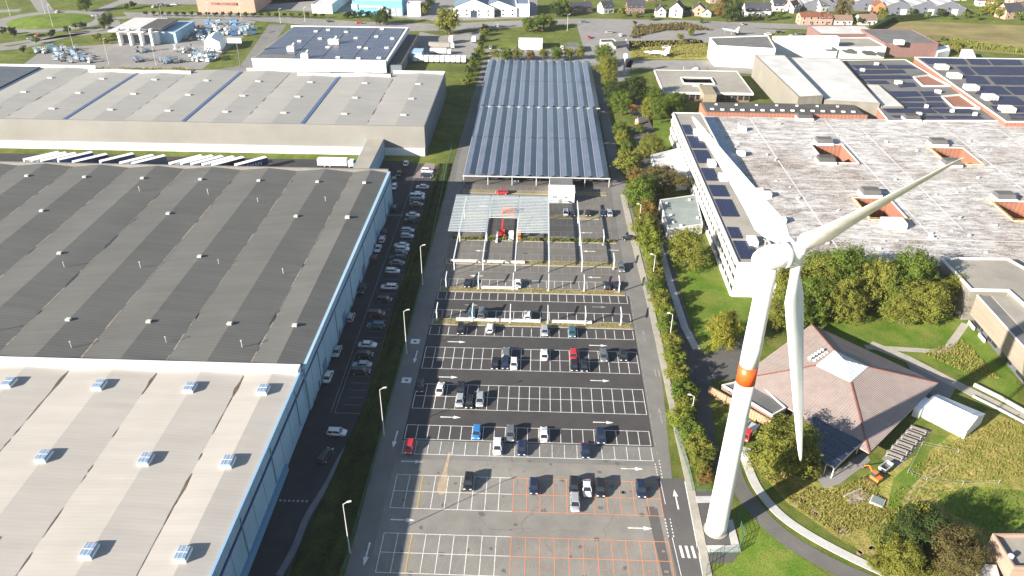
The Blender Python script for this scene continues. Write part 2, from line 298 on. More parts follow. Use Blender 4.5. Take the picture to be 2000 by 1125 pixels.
# roundabout
rc = (-296.5,529.3)
def ring(c, rx, ry, n=40): return [(c[0]+rx*cos(2*pi*i/n), c[1]+ry*sin(2*pi*i/n)) for i in range(n)]
struct(B().sheet(ring(rc, 37, 33), .03).build('roundabout_road', asph_far))
b = B(); R0 = ring(rc, 27, 24); R1 = ring((rc[0]+1, rc[1]-1), 17, 14)
b.add([(x, y, .05) for x, y in R0]+[(x, y, 1.5) for x, y in R1], [(i, (i+1) % 40, (i+1) % 40+40, i+40) for i in range(40)]+[tuple(range(40, 80))])
struct(b.build('roundabout_island', lawn, smooth=True))
for pl, w in (([(-318.5,476.6),(-285.1,457.9),(-267.3,487.6),(-250.5,516.1)], 9), ([(-335.2,560.2),(-359.2,552)], 10), ([(-276.9,538.3),(-280,577.7),(-275,639.6)], 9), ([(-315.9,558.2),(-369.1,632.9)], 10), ([(-292.9,465.8),(-265.6,490.3),(-245.2,505.1),(-256.4,533.5)], 7), ([(-277.2,532.1),(-251.1,543.1),(-225,548)], 8)):
    struct(B().sheet(ribbon(smooth_path(pl), w), .036).build('approach_road', asph_far))
# ------------------------------------------------------------------ painted markings (children of the lot)
Z = .048
def stalls(name, x0, x1, y0, y1, n, mid=True, m=None, w=.14, lo=True, hi=True, skip=()):
    b = B(); ym = (y0+y1)/2
    for y, k in ((y0, lo), (y1, hi), (ym, mid)):
        if k: b.line((x0-w/2, y), (x1+w/2, y), w, Z+.003)
    for i in range(n+1):
        if i in skip: continue
        x = x0+(x1-x0)*i/n; b.line((x, y0+w/2), (x, y1-w/2), w, Z)
    return b.build(name, m or paint_w, lot)
XR = 55.0
xo = XR*9/20
for y0, y1, x1 in ((96.6, 105.9, XR), (112.4, 121.7, XR-.1)):
    stalls('stall_lines', 0, xo-.2, y0, y1, 9, skip=(9,)); stalls('stall_lines', xo, x1, y0, y1, 11, m=paint_o)
    b = B(); b.line((XR/20*2, y0), (XR/20*2, y1), .2, Z+.006); b.build('stall_lines', paint_y, lot)
    b = B()
    for i in range(20):
        xa = XR/20*i+rnd(.5, .7); b.line((xa+1.2, y0+.4), (xa+.3+.9, y0+4.2), .1, Z-.006) if i % 3 == 0 else b.line((xa, y0+.4), (xa+1.3, y0+4.2), .1, Z-.006)
        b.line((xa, y1-.4), (xa+1.2, y1-4.3), .1, Z-.006)
    b.build('old_stall_lines', paint_old, lot)
    b = B()
    for i in range(9, 20):
        for y in (y0+2.3, y1-2.3): b.box(XR/20*(i+.5)+rnd(-.2, .2), y, Z, rnd(.6, .9), rnd(.35, .6), .002)
    b.build('faded_number', mat('faded_orange', (.34, .17, .12), (.22, .17, .14), s=1.5, fine=.2), lot)
b = stalls('stall_lines', 0, XR-.3, 128.1, 132.4, 20, mid=False, hi=False)
b = B()
for i in range(19): b.line((XR/20*i+.7, 128.6), (XR/20*i+1.8, 132), .1, Z-.006)
b.build('old_stall_lines', paint_old, lot)
stalls('stall_lines', -.2, XR-.2, 132.9, 137.6, 22, mid=False)
stalls('stall_lines', 0, XR, 143.5, 152.8, 22); stalls('stall_lines', .2, XR, 159.1, 168.4, 22)
stalls('stall_lines', .2, XR, 174.1, 178.2, 22, mid=False, hi=False); stalls('stall_lines', .1, XR, 182.6, 186.6, 22, mid=False, lo=False)
stalls('stall_lines', .2, XR, 192.2, 196.2, 22, mid=False, hi=False)
for y0, y1, hi in ((199.8, 203.9, 1), (208.6, 212.8, 0), (216.5, 220.2, 1), (225.1, 228.9, 0), (233, 236.8, 1), (241.5, 245.5, 0), (253, 256.5, 0), (261.5, 265, 1), (270, 274, 0)):
    stalls('stall_lines', .2, 53.5, y0, y1, 22, mid=False, lo=not hi, hi=hi, w=.12, m=paint_old if y0 > 205 else None)
def arrow(name, x, y, a, L=5.2, m=paint_w, w=.17):
    b = B(); c, s = cos(a), sin(a); q = lambda u, v: (x+u*c-v*s, y+u*s+v*c, Z)
    b.add([q(-L/2, -w), q(L*.14, -w*.8), q(L*.14, w*.8), q(-L/2, w)], [(0, 1, 2, 3)]); b.add([q(L*.14, -.55), q(L/2, 0), q(L*.14, .55)], [(0, 1, 2)])
    return b.build('arrow_marking', m, lot)
for x, y in [(3.1,109.3),(49.9,109.1),(2.6,125.7),(49.9,125.5),(9.4,140.6),(44.7,140.3),(7.3,155.7),(44.9,155.9),(7.9,171),(45.3,171)]: arrow('a', x, y, 0, 4.8)
for x, y in [(10.4,189.4),(46.7,190)]: arrow('a', x, y, 0, 4, paint_old)
for x, y in [(10.5,206),(10.9,222),(45.1,236.3),(45.4,223.3),(46.1,206.7),(9.5,255.4),(53.1,224.4)]: arrow('a', x, y, pi if y > 200 else 0, 4)
for (x, y) in [(-2.4,100.7),(-2.2,132.6),(-2,163.9)]: arrow('a', x, y, -pi/2-.03, 5.5)
for (x, y) in [(58.1,117.1),(57.9,176.4),(58.2,143.3)]: arrow('a', x, y, pi/2+.02, 5.5, paint_w if y < 130 else paint_old)
b = B()
for x, y in [(-2.9,154),(-3.1,170.7)]: b.line((x-1.2, y), (x+1.2, y), 2.2, Z)
b.build('drain_marking', paint_w, lot)
for x, y in [(-2.9,154),(-3.1,170.7)]: B().box(x, y, Z, .7, .6, .02).build('drain_cover', rubber, lot)
b = B()
for i in range(4):
    (x, y), (x2, y2) = [(57.1,105.1),(57.3,102.2)]; b.line((x+i*1.12, y), (x2+i*1.12, y2), .52, .056)
b.build('zebra_crossing', paint_w, lot)
b = B(); lw = [(56.3,98.1),(55.9,107),(55.7,115.6),(55.5,122.1)]
b.line(lw[0], lw[1], .13, .056); b.line(lw[2], lw[3], .13, .056); rw = [(60.3,98.2),(60.6,122.2)]; b.line(rw[0], rw[1], .18, .056)
b.build('lane_line', paint_w, lot)
b = B()
for a, c in (((55.1,111.9), (55.2,106.9)), ((56.1,112), (56.2,106.9)), ((55,127.4), (55.1,122.7)), ((56,128.6), (56,122.7))):
    for i in range(6):
        t = (i+.2)/6; t2 = (i+.7)/6; b.line((a[0]+(c[0]-a[0])*t, a[1]+(c[1]-a[1])*t), (a[0]+(c[0]-a[0])*t2, a[1]+(c[1]-a[1])*t2), .2, .056)
b.build('dashed_line', paint_w, lot)
b = B()
for y in [130+i*3.1 for i in range(22)]: b.line((55.8+(y-130)*.004, y), (55.8+(y-130)*.004, y+2), .16, .05)
for i in range(3): b.line((59+i*.9, 158.2), (59+i*.9, 161.2), .4, .05)
b.build('worn_edge_line', paint_old, lot)
b = B()                                                            # tar repairs, oil and rust stains with shapes of their own
for k in range(70):
    x, y = rnd(1, 54), rnd(86, 128); n = 9; r = rnd(.2, .7)
    b.add([(x+r*rnd(.6, 1.2)*cos(2*pi*i/n), y+r*rnd(.6, 1.2)*sin(2*pi*i/n), .0405) for i in range(n)], [tuple(range(n))])
b.build('oil_stain', mat('oil_stain', (.10, .095, .09), (.13, .125, .115), s=1), lot)
b = B(); x, y = (9.9,120.9)
b.add([(x-.2, y-4.6, .041), (x+.9, y-4.2, .041), (x+1, y-1, .041), (x+.5, y+3, .041), (x+.7, y+8, .041), (x+.25, y+8, .041), (x-.3, y+2, .041), (x-1, y-1.5, .041), (x-1, y-3.8, .041)], [tuple(range(9))])
b.build('sand_spill', mat('spilled_sand', (.42, .30, .19), (.30, .24, .18), s=1, fine=.2), lot)
b = B()
for k in range(26):
    x0, y0 = rnd(0, 50), rnd(84, 127); p = (x0, y0)
    for i in range(6):
        q = (p[0]+rnd(-1, 1.4), p[1]+rnd(.3, 1.6)) if k % 2 else (p[0]+rnd(.6, 2), p[1]+rnd(-.35, .35)); b.line(p, q, .06, .042); p = q
b.build('crack_seal', mat('tar_seal', (.13, .12, .11)), lot)
# grass islands with kerbs
def island(x0, x1, y0, y1, m):
    struct(B().prism([(x0, y0), (x1, y0), (x1, y1), (x0, y1)], 0, .12).build('kerb_island', concrete))
    struct(B().prism([(x0+.25, y0+.3), (x1-.25, y0+.3), (x1-.25, y1-.3), (x0+.25, y1-.3)], .1, .17).build('island_planting', m))
island(.2, 55.3, 178.9, 182.2, mat('scrubby_verge', (.17, .15, .06), (.24, .19, .11), s=.35, fine=.35, bump=.6))
for y0, y1 in ((196.4, 199.3), (213, 216.2), (229, 231.2)): island(.4, 54.6, y0, y1, MATS['scrubby_verge'])
island(1, 50, 246.5, 249.5, MATS['scrubby_verge']); island(1, 54, 266.5, 269.5, MATS['scrubby_verge'])
# ------------------------------------------------------------------ warehouses on the left
roof_light = ribbed('pale_profiled_roof', (.40, .365, .325), (.35, .325, .295), axis=1, pitch=.9, depth=.035, s=.3, streak=(.2, 1.5, 1), big=.05)
roof_dk = ribbed('dark_profiled_roof', (.122, .119, .110), (.100, .098, .092), axis=1, pitch=1.1, depth=.13, s=.35, streak=(.12, 1.6, 1), big=.1)
roof_up = ribbed('warm_grey_profiled_roof', (.305, .292, .268), (.27, .26, .24), axis=1, pitch=1.2, depth=.03, s=.3, streak=(.2, 1.2, 1), big=.06)
skyglass = plain('dome_rooflight', (.20, .27, .38), .3, spec=.6)
def gable_roof(name, xs, y0, y1, zv, zr, m, parent, z0):
    """xs: (x, is_ridge); one continuous folded sheet with a closed underside"""
    b = B(); n = len(xs)
    for y in (y0, y1):
        for x, r in xs: b.v.append((x, y, zr if r else zv))
        for x, r in xs: b.v.append((x, y, z0))
    for i in range(n-1):
        b.f += [(i, i+1, 2*n+i+1, 2*n+i), (n+i+1, n+i, 3*n+i, 3*n+i+1), (i+1, i, n+i, n+i+1), (2*n+i, 2*n+i+1, 3*n+i+1, 3*n+i)]; b.mi += [0]*4
    b.f += [(0, 2*n, 3*n, n), (n-1, 2*n-1, 4*n-1, 3*n-1)]; b.mi += [0]*2
    return b.build(name, m, parent)
def ragged(b, x, y0, y1, w, z):
    pts = []; y = y0; k = max(3, int((y1-y0)/2))
    for i in range(k+1): pts.append((x+rnd(.2, 1)*w*(.3+sin(pi*i/k)), y0+(y1-y0)*i/k))
    for i in range(k, -1, -1): pts.append((x-rnd(.2, 1)*w*(.3+sin(pi*i/k)), y0+(y1-y0)*i/k))
    b.add([(p, q, z) for p, q in pts], [tuple(range(len(pts)))])
ridges = [-30, -46, -66, -86, -106, -126, -146, -166, -186, -206]; valleys = [-36.3, -56, -76, -96, -116, -136, -156, -176, -196, -216]
xs = [(-216, 0)]; 
for r, v in zip(ridges[::-1], valleys[::-1][1:]+[None]):
    xs.append((r, 1)); 
    if v is not None: xs.append((v, 0))
xs.append((-24.05, 0))
# near pale warehouse
H1 = 12.7
w1 = thing('warehouse', 'pale roofed warehouse nearest the viewer with rows of square rooflights', 'warehouse', (-60, 100, 0))
def wp(o, root): o.parent = root; o.matrix_parent_inverse = Matrix.Translation(-Vector(root.location)); return o
wp(gable_roof('roof', xs, 40, 139.2, H1-.55, H1-.05, roof_light, None, H1-1.2), w1)
wp(B().prism([(-216, 40), (-23.8, 40), (-23.8, 141.2), (-216, 141.2)], 0, H1-1.0).build('wall', bluewall), w1)
wp(B().prism([(-24.05, 40), (-23.75, 40), (-23.75, 139.3), (-24.05, 139.3)], H1-1.0, H1).build('parapet', bluewall), w1)
wp(B().prism([(-24.08, 40), (-23.66, 40), (-23.66, 139.3), (-24.08, 139.3)], H1, H1+.1).build('coping', plain('pale_blue_coping', (.20, .34, .52), .5)), w1)
wp(B().prism([(-23.78, 40), (-23.68, 40), (-23.68, 141), (-23.78, 141)], 9.1, 9.9).build('stripe', bluestripe), w1)
wp(B().prism([(-23.78, 40), (-23.2, 40), (-23.2, 122), (-23.78, 122)], 0, 1.9).build('plinth', plain('blue_grey_plinth', (.13, .26, .40), .6)), w1)
wp(B().prism([(-216, 139.2), (-24.2, 139.2), (-24.2, 141.6), (-216, 141.6)], H1-1.2, H1+.7).build('firewall', white), w1)
b = B().box(0, 0, 0, 1.9, 2.6, .75); 
sky_base = b.mesh('kerb', white)
b = B(); b.add([(-1, -1.35, .75), (1, -1.35, .75), (1, 1.35, .75), (-1, 1.35, .75), (-.8, -1.1, .95), (.8, -1.1, .95), (.8, 1.1, .95), (-.8, 1.1, .95)], [(0, 1, 5, 4), (1, 2, 6, 5), (2, 3, 7, 6), (3, 0, 4, 7), (4, 5, 6, 7)])
sky_dome = b.mesh('dome', skyglass)
b = B()
for dx in (-.33, .33): b.box(dx, 0, .95, .07, 2.2, .03)
b.box(0, 0, .955, 1.6, .08, .03); sky_bars = b.mesh('glazing_bar', white)
def rooflight(x, y, z, root, s=1.0):
    o = wp(ob('rooflight', sky_base, None, (x, y, z), 0, s), root); ob('dome', sky_dome, o); ob('glazing_bar', sky_bars, o); return o
for y, xx in ((88.5, (-30, -46, -66)), (110.6, (-30, -46, -66, -86)), (132.8, (-30, -46, -66, -86))):
    for x in xx: rooflight(x, y, H1-.25, w1, 1.15)
b = B()
for x in valleys[:4]:
    for k in range(10):
        y0 = rnd(60, 128); ragged(b, x, y0, y0+rnd(2, 9), rnd(.08, .22), H1-.5)
    ragged(b, x, 131, 138.5, .5, H1-.49)
ragged(b, -36.2, 100, 108, .38, H1-.488)
wp(stuff(b.build('gutter_dirt', rust)), w1)
# big dark-roofed warehouse
H2 = 12.9
w2 = thing('warehouse', 'huge warehouse with striped dark grey roof and pale blue side wall', 'warehouse', (-100, 200, 0))
wp(gable_roof('roof', xs, 141.7, 256, H2-1.05, H2-.05, roof_dk, None, H2-1.8), w2)
wp(B().prism([(-216, 141.7), (-23.5, 141.7), (-23.2, 256.3), (-216, 256.3)], 0, H2-1.4).build('wall', bluewall), w2)
wp(B().prism([(-24.1, 141.7), (-23.45, 141.7), (-23.15, 256.2), (-24.1, 256.2)], H2-1.4, H2-.6).build('eaves_trim', bluewall), w2)
wp(B().prism([(-216, 256), (-23.9, 256), (-23.9, 256.8), (-216, 256.8)], H2-1.7, H2+.1).build('parapet', mat('grey_coping', (.20, .19, .175))), w2)
wp(B().prism([(-23.6, 141.8), (-23.42, 141.8), (-23.12, 256), (-23.3, 256)], 9.6, 10.3).build('stripe', bluestripe), w2)
vb = B().box(0, 0, 0, 1.3, 1.1, .7).mesh('vent', plain('pale_vent_metal', (.5, .48, .44), .5))
def vent(x, y, z, root, s=1.0, name='roof_vent'): return wp(ob(name, vb, None, (x, y, z), rnd(-.1, .1), s), root)
for i, y in enumerate((157.8, 191, 217.8, 244.5)):
    for j, x in enumerate(ridges[:8]):
        if (i == 0) or (i == 1 and j % 2 == 0 and j) or (i == 2 and j % 2 == 1) or (i == 3): vent(x, y, H2-.2, w2, .85)
    if i == 2: vent(-30, y, H2-.2, w2)
pipe = B().cyl(0, 0, 0, 1.5, .09, n=6).cyl(0, 0, 1.5, 1.65, .2, n=6).mesh('pipe', plain('pale_pipe', (.45, .43, .4), .6))
for x in (-43, -62, -103, -83):
    for y in (150, 185, 232): wp(ob('flue_pipe', pipe, None, (x+rnd(-1, 4), y+rnd(-4, 4), H2-.6), 0, rnd(.8, 1.2)), w2)
b = B()
for x in valleys[:7]:
    for k in range(9):
        y0 = rnd(143, 245); ragged(b, x, y0, y0+rnd(1.5, 7), rnd(.08, .3), H2-1.0)
for x, y, l, w in ((-37, 159, 6, .9), (-37, 150, 4, .55), (-96, 196, 9, .7), (-96.3, 176, 7, .6), (-95, 236, 12, .8), (-55.5, 246, 2, .5), (-95.5, 212, 5, .4)): ragged(b, x, y, y+l, w, H2-.985)
wp(stuff(b.build('gutter_dirt', mat('gutter_water', (.03, .028, .03), (.05, .045, .042), rough=.4))), w2)
b = B()
for x in valleys[:7]:
    y = 142
    while y < 255:
        l = rnd(3, 11); b.line((x+rnd(-.1, .1), y), (x+rnd(-.1, .1), min(255.5, y+l)), rnd(.2, .5), H2-.995); y += l+rnd(1, 5)
wp(stuff(b.build('gutter_seam', mat('seam_dust', (.26, .23, .19), (.16, .13, .10), s=1))), w2)
dp = B().box(0, 0, 0, .16, .16, 9.8).mesh('downpipe', plain('downpipe_blue', (.16, .25, .33), .5)); jt = B().box(0, 0, 0, .03, .08, 10).mesh('panel_joint', plain('joint_blue', (.13, .22, .30), .6)); dr = B().box(0, 0, 0, .1, 1.1, 2.2).mesh('door', steel_dk); ld = B().box(0, 0, 0, .12, 3.4, 3.8).mesh('loading_door', plain('loading_door_blue', (.10, .18, .28), .5))
for k in range(34):
    y = 62+k*6.0; near = y < 141; x = -23.75 if near else -23.5+.3*(y-141.7)/114.6
    if y > 255: continue
    wp(ob('downpipe' if k % 3 == 0 else 'panel_joint', dp if k % 3 == 0 else jt, None, (x+.1 if k % 3 == 0 else x+.01, y, .1 if not near else 2.0)), w1 if near else w2)
for y in (150, 172, 198, 221, 243): wp(ob('door', dr, None, (-23.5+.3*(y-141.7)/114.6+.03, y, .05)), w2); wp(ob('loading_door', ld, None, (-23.5+.3*(y-141.7)/114.6+.03, y+6, .05)), w2)
b = B()
for k in range(60):
    y = rnd(143, 254); h = rnd(.3, 1.6); b.add([(-23.46+.3*(y-141.7)/114.6, y, .05), (-23.46+.3*(y-141.7)/114.6, y+rnd(.8, 3), .05), (-23.46+.3*(y-141.7)/114.6, y+.9, h)], [(0, 1, 2)])
wp(stuff(b.build('wall_dirt', mat('wall_grime', (.10, .15, .18), (.14, .2, .24), s=1))), w2)
# upper warehouse with valleys and blue gutters
H3 = 12.0
w3 = thing('warehouse', 'long warm grey warehouse with dark blue roof gutters behind the trucks', 'warehouse', (-100, 340, 0))
vx = [-191.8,-166.2,-141.8,-116.9,-92.7,-67.7,-41.4]
prev = -216
x3 = [(-260, 0), (-238, 1), (-216, 0)]
for v in vx+[-17.8]:
    if v-prev > 8: x3 += [((v+prev)/2, 1), (v, 0)]; prev = v
wp(gable_roof('roof', x3, 303.5, 380.5, H3-.75, H3-.2, roof_up, None, H3-1.8), w3)
wp(B().prism([(-260, 303.8), (-17.8, 303.8), (-17.8, 381), (-260, 381)], 0, H3-1.7).build('wall', greywall), w3)
wp(B().prism([(-260, 302.9), (-17.4, 302.9), (-17.4, 303.7), (-260, 303.7)], 3.2, H3+.3).build('facade', greywall), w3)
wp(B().prism([(-260, 302.2), (-17.6, 302.2), (-17.6, 303.6), (-260, 303.6)], 0, 3.1).build('plinth', white), w3)
wp(B().prism([(-17.8, 303.7), (-17.3, 303.7), (-17.3, 381), (-17.8, 381)], 0, H3+.3).build('side_wall', plain('slate_blue_cladding', (.13, .15, .18), .6)), w3)
for a, c in ((-260, -212), (-212, -190), (-115, -88), (-43, -17.4)):
    wp(B().box((a+c)/2, 381.4, H3-2, c-a-.3, .8, 2.5).build('parapet', white), w3)
for a, c in ((-190, -140), (-88, -43)):
    wp(B().box((a+c)/2, 374.5, H3-1.2, c-a, .9, 1.8).build('parapet', white), w3); wp(B().box((a+c)/2, 378, H3-1.6, c-a-.5, 5.5, 1.1).build('flat_roof', roofdark), w3)
wp(B().prism([(-260, 304), (-217, 304), (-217, 380), (-260, 380)], H3-.5, H3-.1).build('dark_roof', mat('blue_grey_felt', (.085, .095, .115), (.07, .08, .10), s=.2)), w3)
for v in [-216]+vx[1::2]: wp(B().box(v, 342, H3-.9, 1.6, 74, .35).build('blue_gutter', plain('gutter_blue', (.06, .095, .19), .5)), w3)
b = B()
for v in vx[::2]:
    for k in range(12): y0 = rnd(305, 374); ragged(b, v, y0, y0+rnd(2, 8), rnd(.1, .4), H3-.7)
wp(stuff(b.build('gutter_dirt', rust)), w3)
prev = None
for (x, r) in x3:
    if r:
        for y in (318, 340, 362): vent(x+1.5, y, H3-.4, w3, (1.9, 1.0, .8))
w3b = thing('link_building', 'low pale link building between the two big warehouses', 'building', (-35, 280, 0))
wp(B().prism([(-41.1,302.9),(-33.9,304.4),(-33.9,271.5),(-40.3,271.2)], 0, 6.5).build('wall', bluewall), w3b); wp(B().prism(inset([(-41.1,302.9),(-33.9,304.4),(-33.9,271.5),(-40.3,271.2)], .3), 6.4, 6.75).build('roof', roofbeige), w3b)
# grass strip behind the trucks and plants on the far edge
struct(B().sheet([(-260, 296.2), (-24, 296.2), (-24, 302), (-260, 302)], .05).build('grass_strip', grass))
# ------------------------------------------------------------------ solar carports
pv_port = modules('carport_solar_modules', 1.15, 1.0, c=(.046, .057, .090), line=(.12, .13, .15), mortar=.04, rough=.3)
def carport(label, X0, X1, Y0, Y1, n):
    root = thing('solar_carport', label, 'carport', ((X0+X1)/2, Y0, 0)); p = (X1-X0)/n; zl, zh = 3.75, 4.72
    ym = (Y0+Y1)/2
    for k in range(n):
        x = X0+p*k
        for ya, yb in ((Y0, ym-.25), (ym+.25, Y1)):
            for xa, xb, za, zb in ((x+.12, x+p*.5, zl, zh), (x+p*.5+.02, x+p-.05, zh, zl)):
                b = B(); t = .08
                b.add([(xa, ya, za), (xb, ya, zb), (xb, yb, zb), (xa, yb, za), (xa, ya, za-t), (xb, ya, zb-t), (xb, yb, zb-t), (xa, yb, za-t)], [(0, 1, 2, 3), (7, 6, 5, 4), (0, 4, 5, 1), (1, 5, 6, 2), (2, 6, 7, 3), (3, 7, 4, 0)])
                wp(b.build('panel_row', pv_port), root)
        wp(B().box(x, (Y0+Y1)/2, zl-.06, .18, Y1-Y0, .12).build('gutter', steel), root)
    wp(B().box((X0+X1)/2, Y0-.15, zl-.25, X1-X0+.6, .22, .45).build('edge_beam', steel), root)
    wp(B().box((X0+X1)/2, Y1+.15, zl-.25, X1-X0+.6, .22, .45).build('edge_beam', steel), root)
    wp(B().box((X0+X1)/2, ym, zl-.3, X1-X0, .3, .3).build('cross_beam', steel), root)
    post = B().box(0, 0, 0, .3, .4, 3.6).mesh('post', steel)
    for i in range(0, n+1, 2):
        for y in [Y0+.6+j*(Y1-Y0-1.2)/5 for j in range(6)]: wp(ob('post', post, None, (X0+p*i, y, 0)), root)
carport('front solar carport with ridged blue panel roof, nearer the white hut', .7, 55.3, 274.0, 354.6, 12)
carport('rear solar carport with ridged blue panel roof, beside the round trees', .4, 56.4, 356.0, 434.5, 12)
# carport under construction
fr = thing('unfinished_carport', 'unfinished carport frame of white beams with translucent purlin roof', 'carport frame', (28, 230, 0))
wpnt = plain('white_painted_steel', (.62, .64, .66), .45)
bx = [(3.5, 207.7, 254), (12.3, 208, 254), (22.2, 208, 254), (32.4, 208, 254), (42.5, 208.5, 252)]
for x, ya, yb in bx:
    wp(B().box(x, (ya+yb)/2, 4.0, .3, yb-ya, .5).build('beam', wpnt), fr)
    for y in (ya+1.5, (ya+yb)/2-3, yb-9): wp(B().box(x, y, 0, .24, .3, 4.0).build('post', wpnt), fr)
for k in range(24):
    y = 226.5+k*1.17
    for xa, xb in ((0, 12.1), (12.5, 22), (22.4, 32.6)):
        if xa == 12.5 and y < 236: continue
        wp(B().box((xa+xb)/2, y, 4.60, xb-xa, .12, .14).build('purlin', wpnt), fr)
m, nt, N, L, P = newmat('translucent_deck'); P.inputs['Base Color'].default_value = (.55, .62, .62, 1); P.inputs['Roughness'].default_value = .35
tb = N.new('ShaderNodeBsdfTransparent'); mx = N.new('ShaderNodeMixShader'); mx.inputs[0].default_value = .22; L.new(tb.outputs[0], mx.inputs[1]); L.new(P.outputs[0], mx.inputs[2])
nz = rmp(nt, noise(nt, pos(nt), .3), .3, .7); L.new(mix(nt, nz, (.42, .5, .5), (.55, .6, .6)), P.inputs['Base Color']); L.new(mx.outputs[0], N['Material Output'].inputs[0])
for xa, xb, ya, yb in ((-.1, 12.1, 226.2, 254.6), (12.5, 22, 238, 254.6), (22.4, 32.7, 226.2, 254.6)): wp(B().box((xa+xb)/2, (ya+yb)/2, 4.78, xb-xa, yb-ya, .05).build('roof_sheet', m), fr)
wp(B().box(15.5, 231, 0.2, .6, 7, .5).build('loose_beam', wpnt), fr)
# half-built carport posts with tee arms
def tpost(x, y, label, h=3.4, arm=3.2):
    t = thing('carport_post', label, 'post', (x, y, 0), 0, 'bare white carport posts'); B().box(0, 0, 0, .24, .32, h).build('post', wpnt, t); B().bar((0, -arm*.35, h+.05), (0, arm, h+.55), .22, .28).build('arm', wpnt, t); B().cyl(0, 0, .0, .35, .45, n=8).build('footing', concrete, t)
for i, x in enumerate((2.2, 11.7, 21.9, 32.3, 42.7, 52.9)): tpost(x, 198.2, f'white carport post with tilted arm, {nth(i)} from left in the farther post row')
for i, x in enumerate((1.5, 11.3, 21.7, 32, 42.3, 52)): tpost(x, 180.9, f'white carport post with tilted arm, {nth(i)} from left in the nearer post row')
for i, x in enumerate((50.3, 52.4)): tpost(x, (228, 212)[i], ('white carport post standing alone beside the construction frame, farther one', 'white carport post standing alone beside the construction frame, nearer one')[i])
def slab(a, c, i, label):
    t = thing('concrete_beam', label, 'beam', ((a[0]+c[0])/2, a[1], .17), 0, 'pale beams lying on the planted islands'); l = c[0]-a[0]; B().box(0, 0, .1, l, .75, .55).build('block', white2, t)
    for s in (-.4, 0, .4): B().box(l*s, 0, 0, .3, .8, .1).build('support_batten', bark, t)
for i, (a, c) in enumerate((((6.8,181.5), (18.7,181.6)), ((19.1,181.6), (30,181.8)), ((33.2,182), (44.1,182)))): slab((a[0], 181.3), c, i, f'white beam lying on the nearest grass island, {nth(i)} from left')
for i, (a, c) in enumerate((((12.6,198.3), (23.4,198.5)),)): slab((a[0], 198.6), c, i, 'white beam lying on the island beside the white car')
for i, (a, c) in enumerate((((1.8,214.5), (12.7,214.4)), ((13.2,214.4), (25,214.6)))): slab((a[0], 214.3), c, i, ('white beam lying below the frame, left of two end to end', 'white beam lying below the frame, right of two end to end')[i])
# white site hut
hut = thing('site_hut', 'white two-part transformer hut in front of the solar carport', 'hut', (37, 260, 0))
wp(B().box(37.2, 262.2, 0, 9.2, 6, 4.3).build('wall', white), hut); wp(B().box(37.2, 262.2, 4.3, 9.6, 6.4, .25).build('roof', white2), hut); wp(B().box(37.2, 270, 0, 8.6, 9, 3.5).build('rear_wall', white), hut)
wp(B().prism([(33, 265.7), (41.4, 265.7), (41.4, 274.3), (33, 274.3)], 3.5, 3.7).build('rear_roof', roofgrey), hut)
for x in (34.4, 35.2, 38.8): wp(B().box(x, 259.17, 2.2, .6, .06, .6).build('window', glass), hut)
wp(B().box(36.8, 259.17, 0.1, 1.0, .06, 2.1).build('door', steel), hut)
# red boom lift, orange lift platform and other site machines
def wheelset(root, xs, ys, r, w=.3, z=None):
    me = B().lathe([(-w/2, r*.8), (-w/2+.04, r), (w/2-.04, r), (w/2, r*.8)], 14, Matrix.Rotation(pi/2, 4, 'Y')).mesh('wheel', rubber)
    hub = B().lathe([(-w/2-.02, r*.5), (w/2+.02, r*.5)], 10, Matrix.Rotation(pi/2, 4, 'Y')).mesh('rim', steel)
    for x in xs:
        for y in ys: o = ob('wheel', me, root, (x, y, r)); ob('rim', hub, o)
redp = plain('red_machine_paint', (.45, .03, .03), .4, coat=.3); orangep = plain('orange_machine_paint', (.60, .16, .03), .4, coat=.3); bluep = plain('pale_blue_machine_paint', (.22, .30, .36), .45); bluep2 = plain('deep_blue_machine_paint', (.045, .16, .33), .45)
bl = thing('boom_lift', 'red boom lift raising an orange platform through the unfinished frame', 'boom lift', (17.1,233.4), 0, None, 1.25)
wheelset(bl, (-.9, .9), (-1.1, 1.1), .5); B().box(0, 0, .6, 1.7, 3.0, .6).build('chassis', redp, bl); B().box(0, -.3, 1.2, 1.5, 2.2, .8).build('turret', redp, bl)
B().bar((0, -.6, 2), (0, 3.2, 3.2), .35).build('lower_boom', redp, bl); B().bar((0, 3.2, 3.1), (.2, 6, 3.9), .26).build('upper_boom', redp, bl)
pf = B().box(1.3, 6, 3.7, 3.2, 1.4, .12).build('platform', orangep, bl)
b = B()
for x in (-.3, 2.9):
    for y in (5.3, 6.7): b.bar((x, y, 3.8), (x, y, 4.9), .08)
for z in (4.3, 4.9): b.bar((-.3, 5.3, z), (2.9, 5.3, z), .07); b.bar((-.3, 6.7, z), (2.9, 6.7, z), .07); b.bar((-.3, 5.3, z), (-.3, 6.7, z), .07); b.bar((2.9, 5.3, z), (2.9, 6.7, z), .07)
b.build('guard_rail', orangep, pf)
tl = thing('scissor_lift', 'orange scissor lift parked below the unfinished carport frame', 'scissor lift', (22.6,231.1))
wheelset(tl, (-.6, .6), (-.8, .8), .3); B().box(0, 0, .4, 1.4, 2.4, .5).build('base', orangep, tl); B().bar((0, -1, .9), (0, 1, 2), .6, .12).bar((0, 1, .9), (0, -1, 2), .6, .12).build('scissor_stack', steel_dk, tl); B().box(0, 0, 2, 1.4, 2.6, .9).build('platform', orangep, tl)
tv = thing('pickup_truck', 'small white pickup truck beside the orange scissor lift', 'pickup truck', (20.1,231.3))
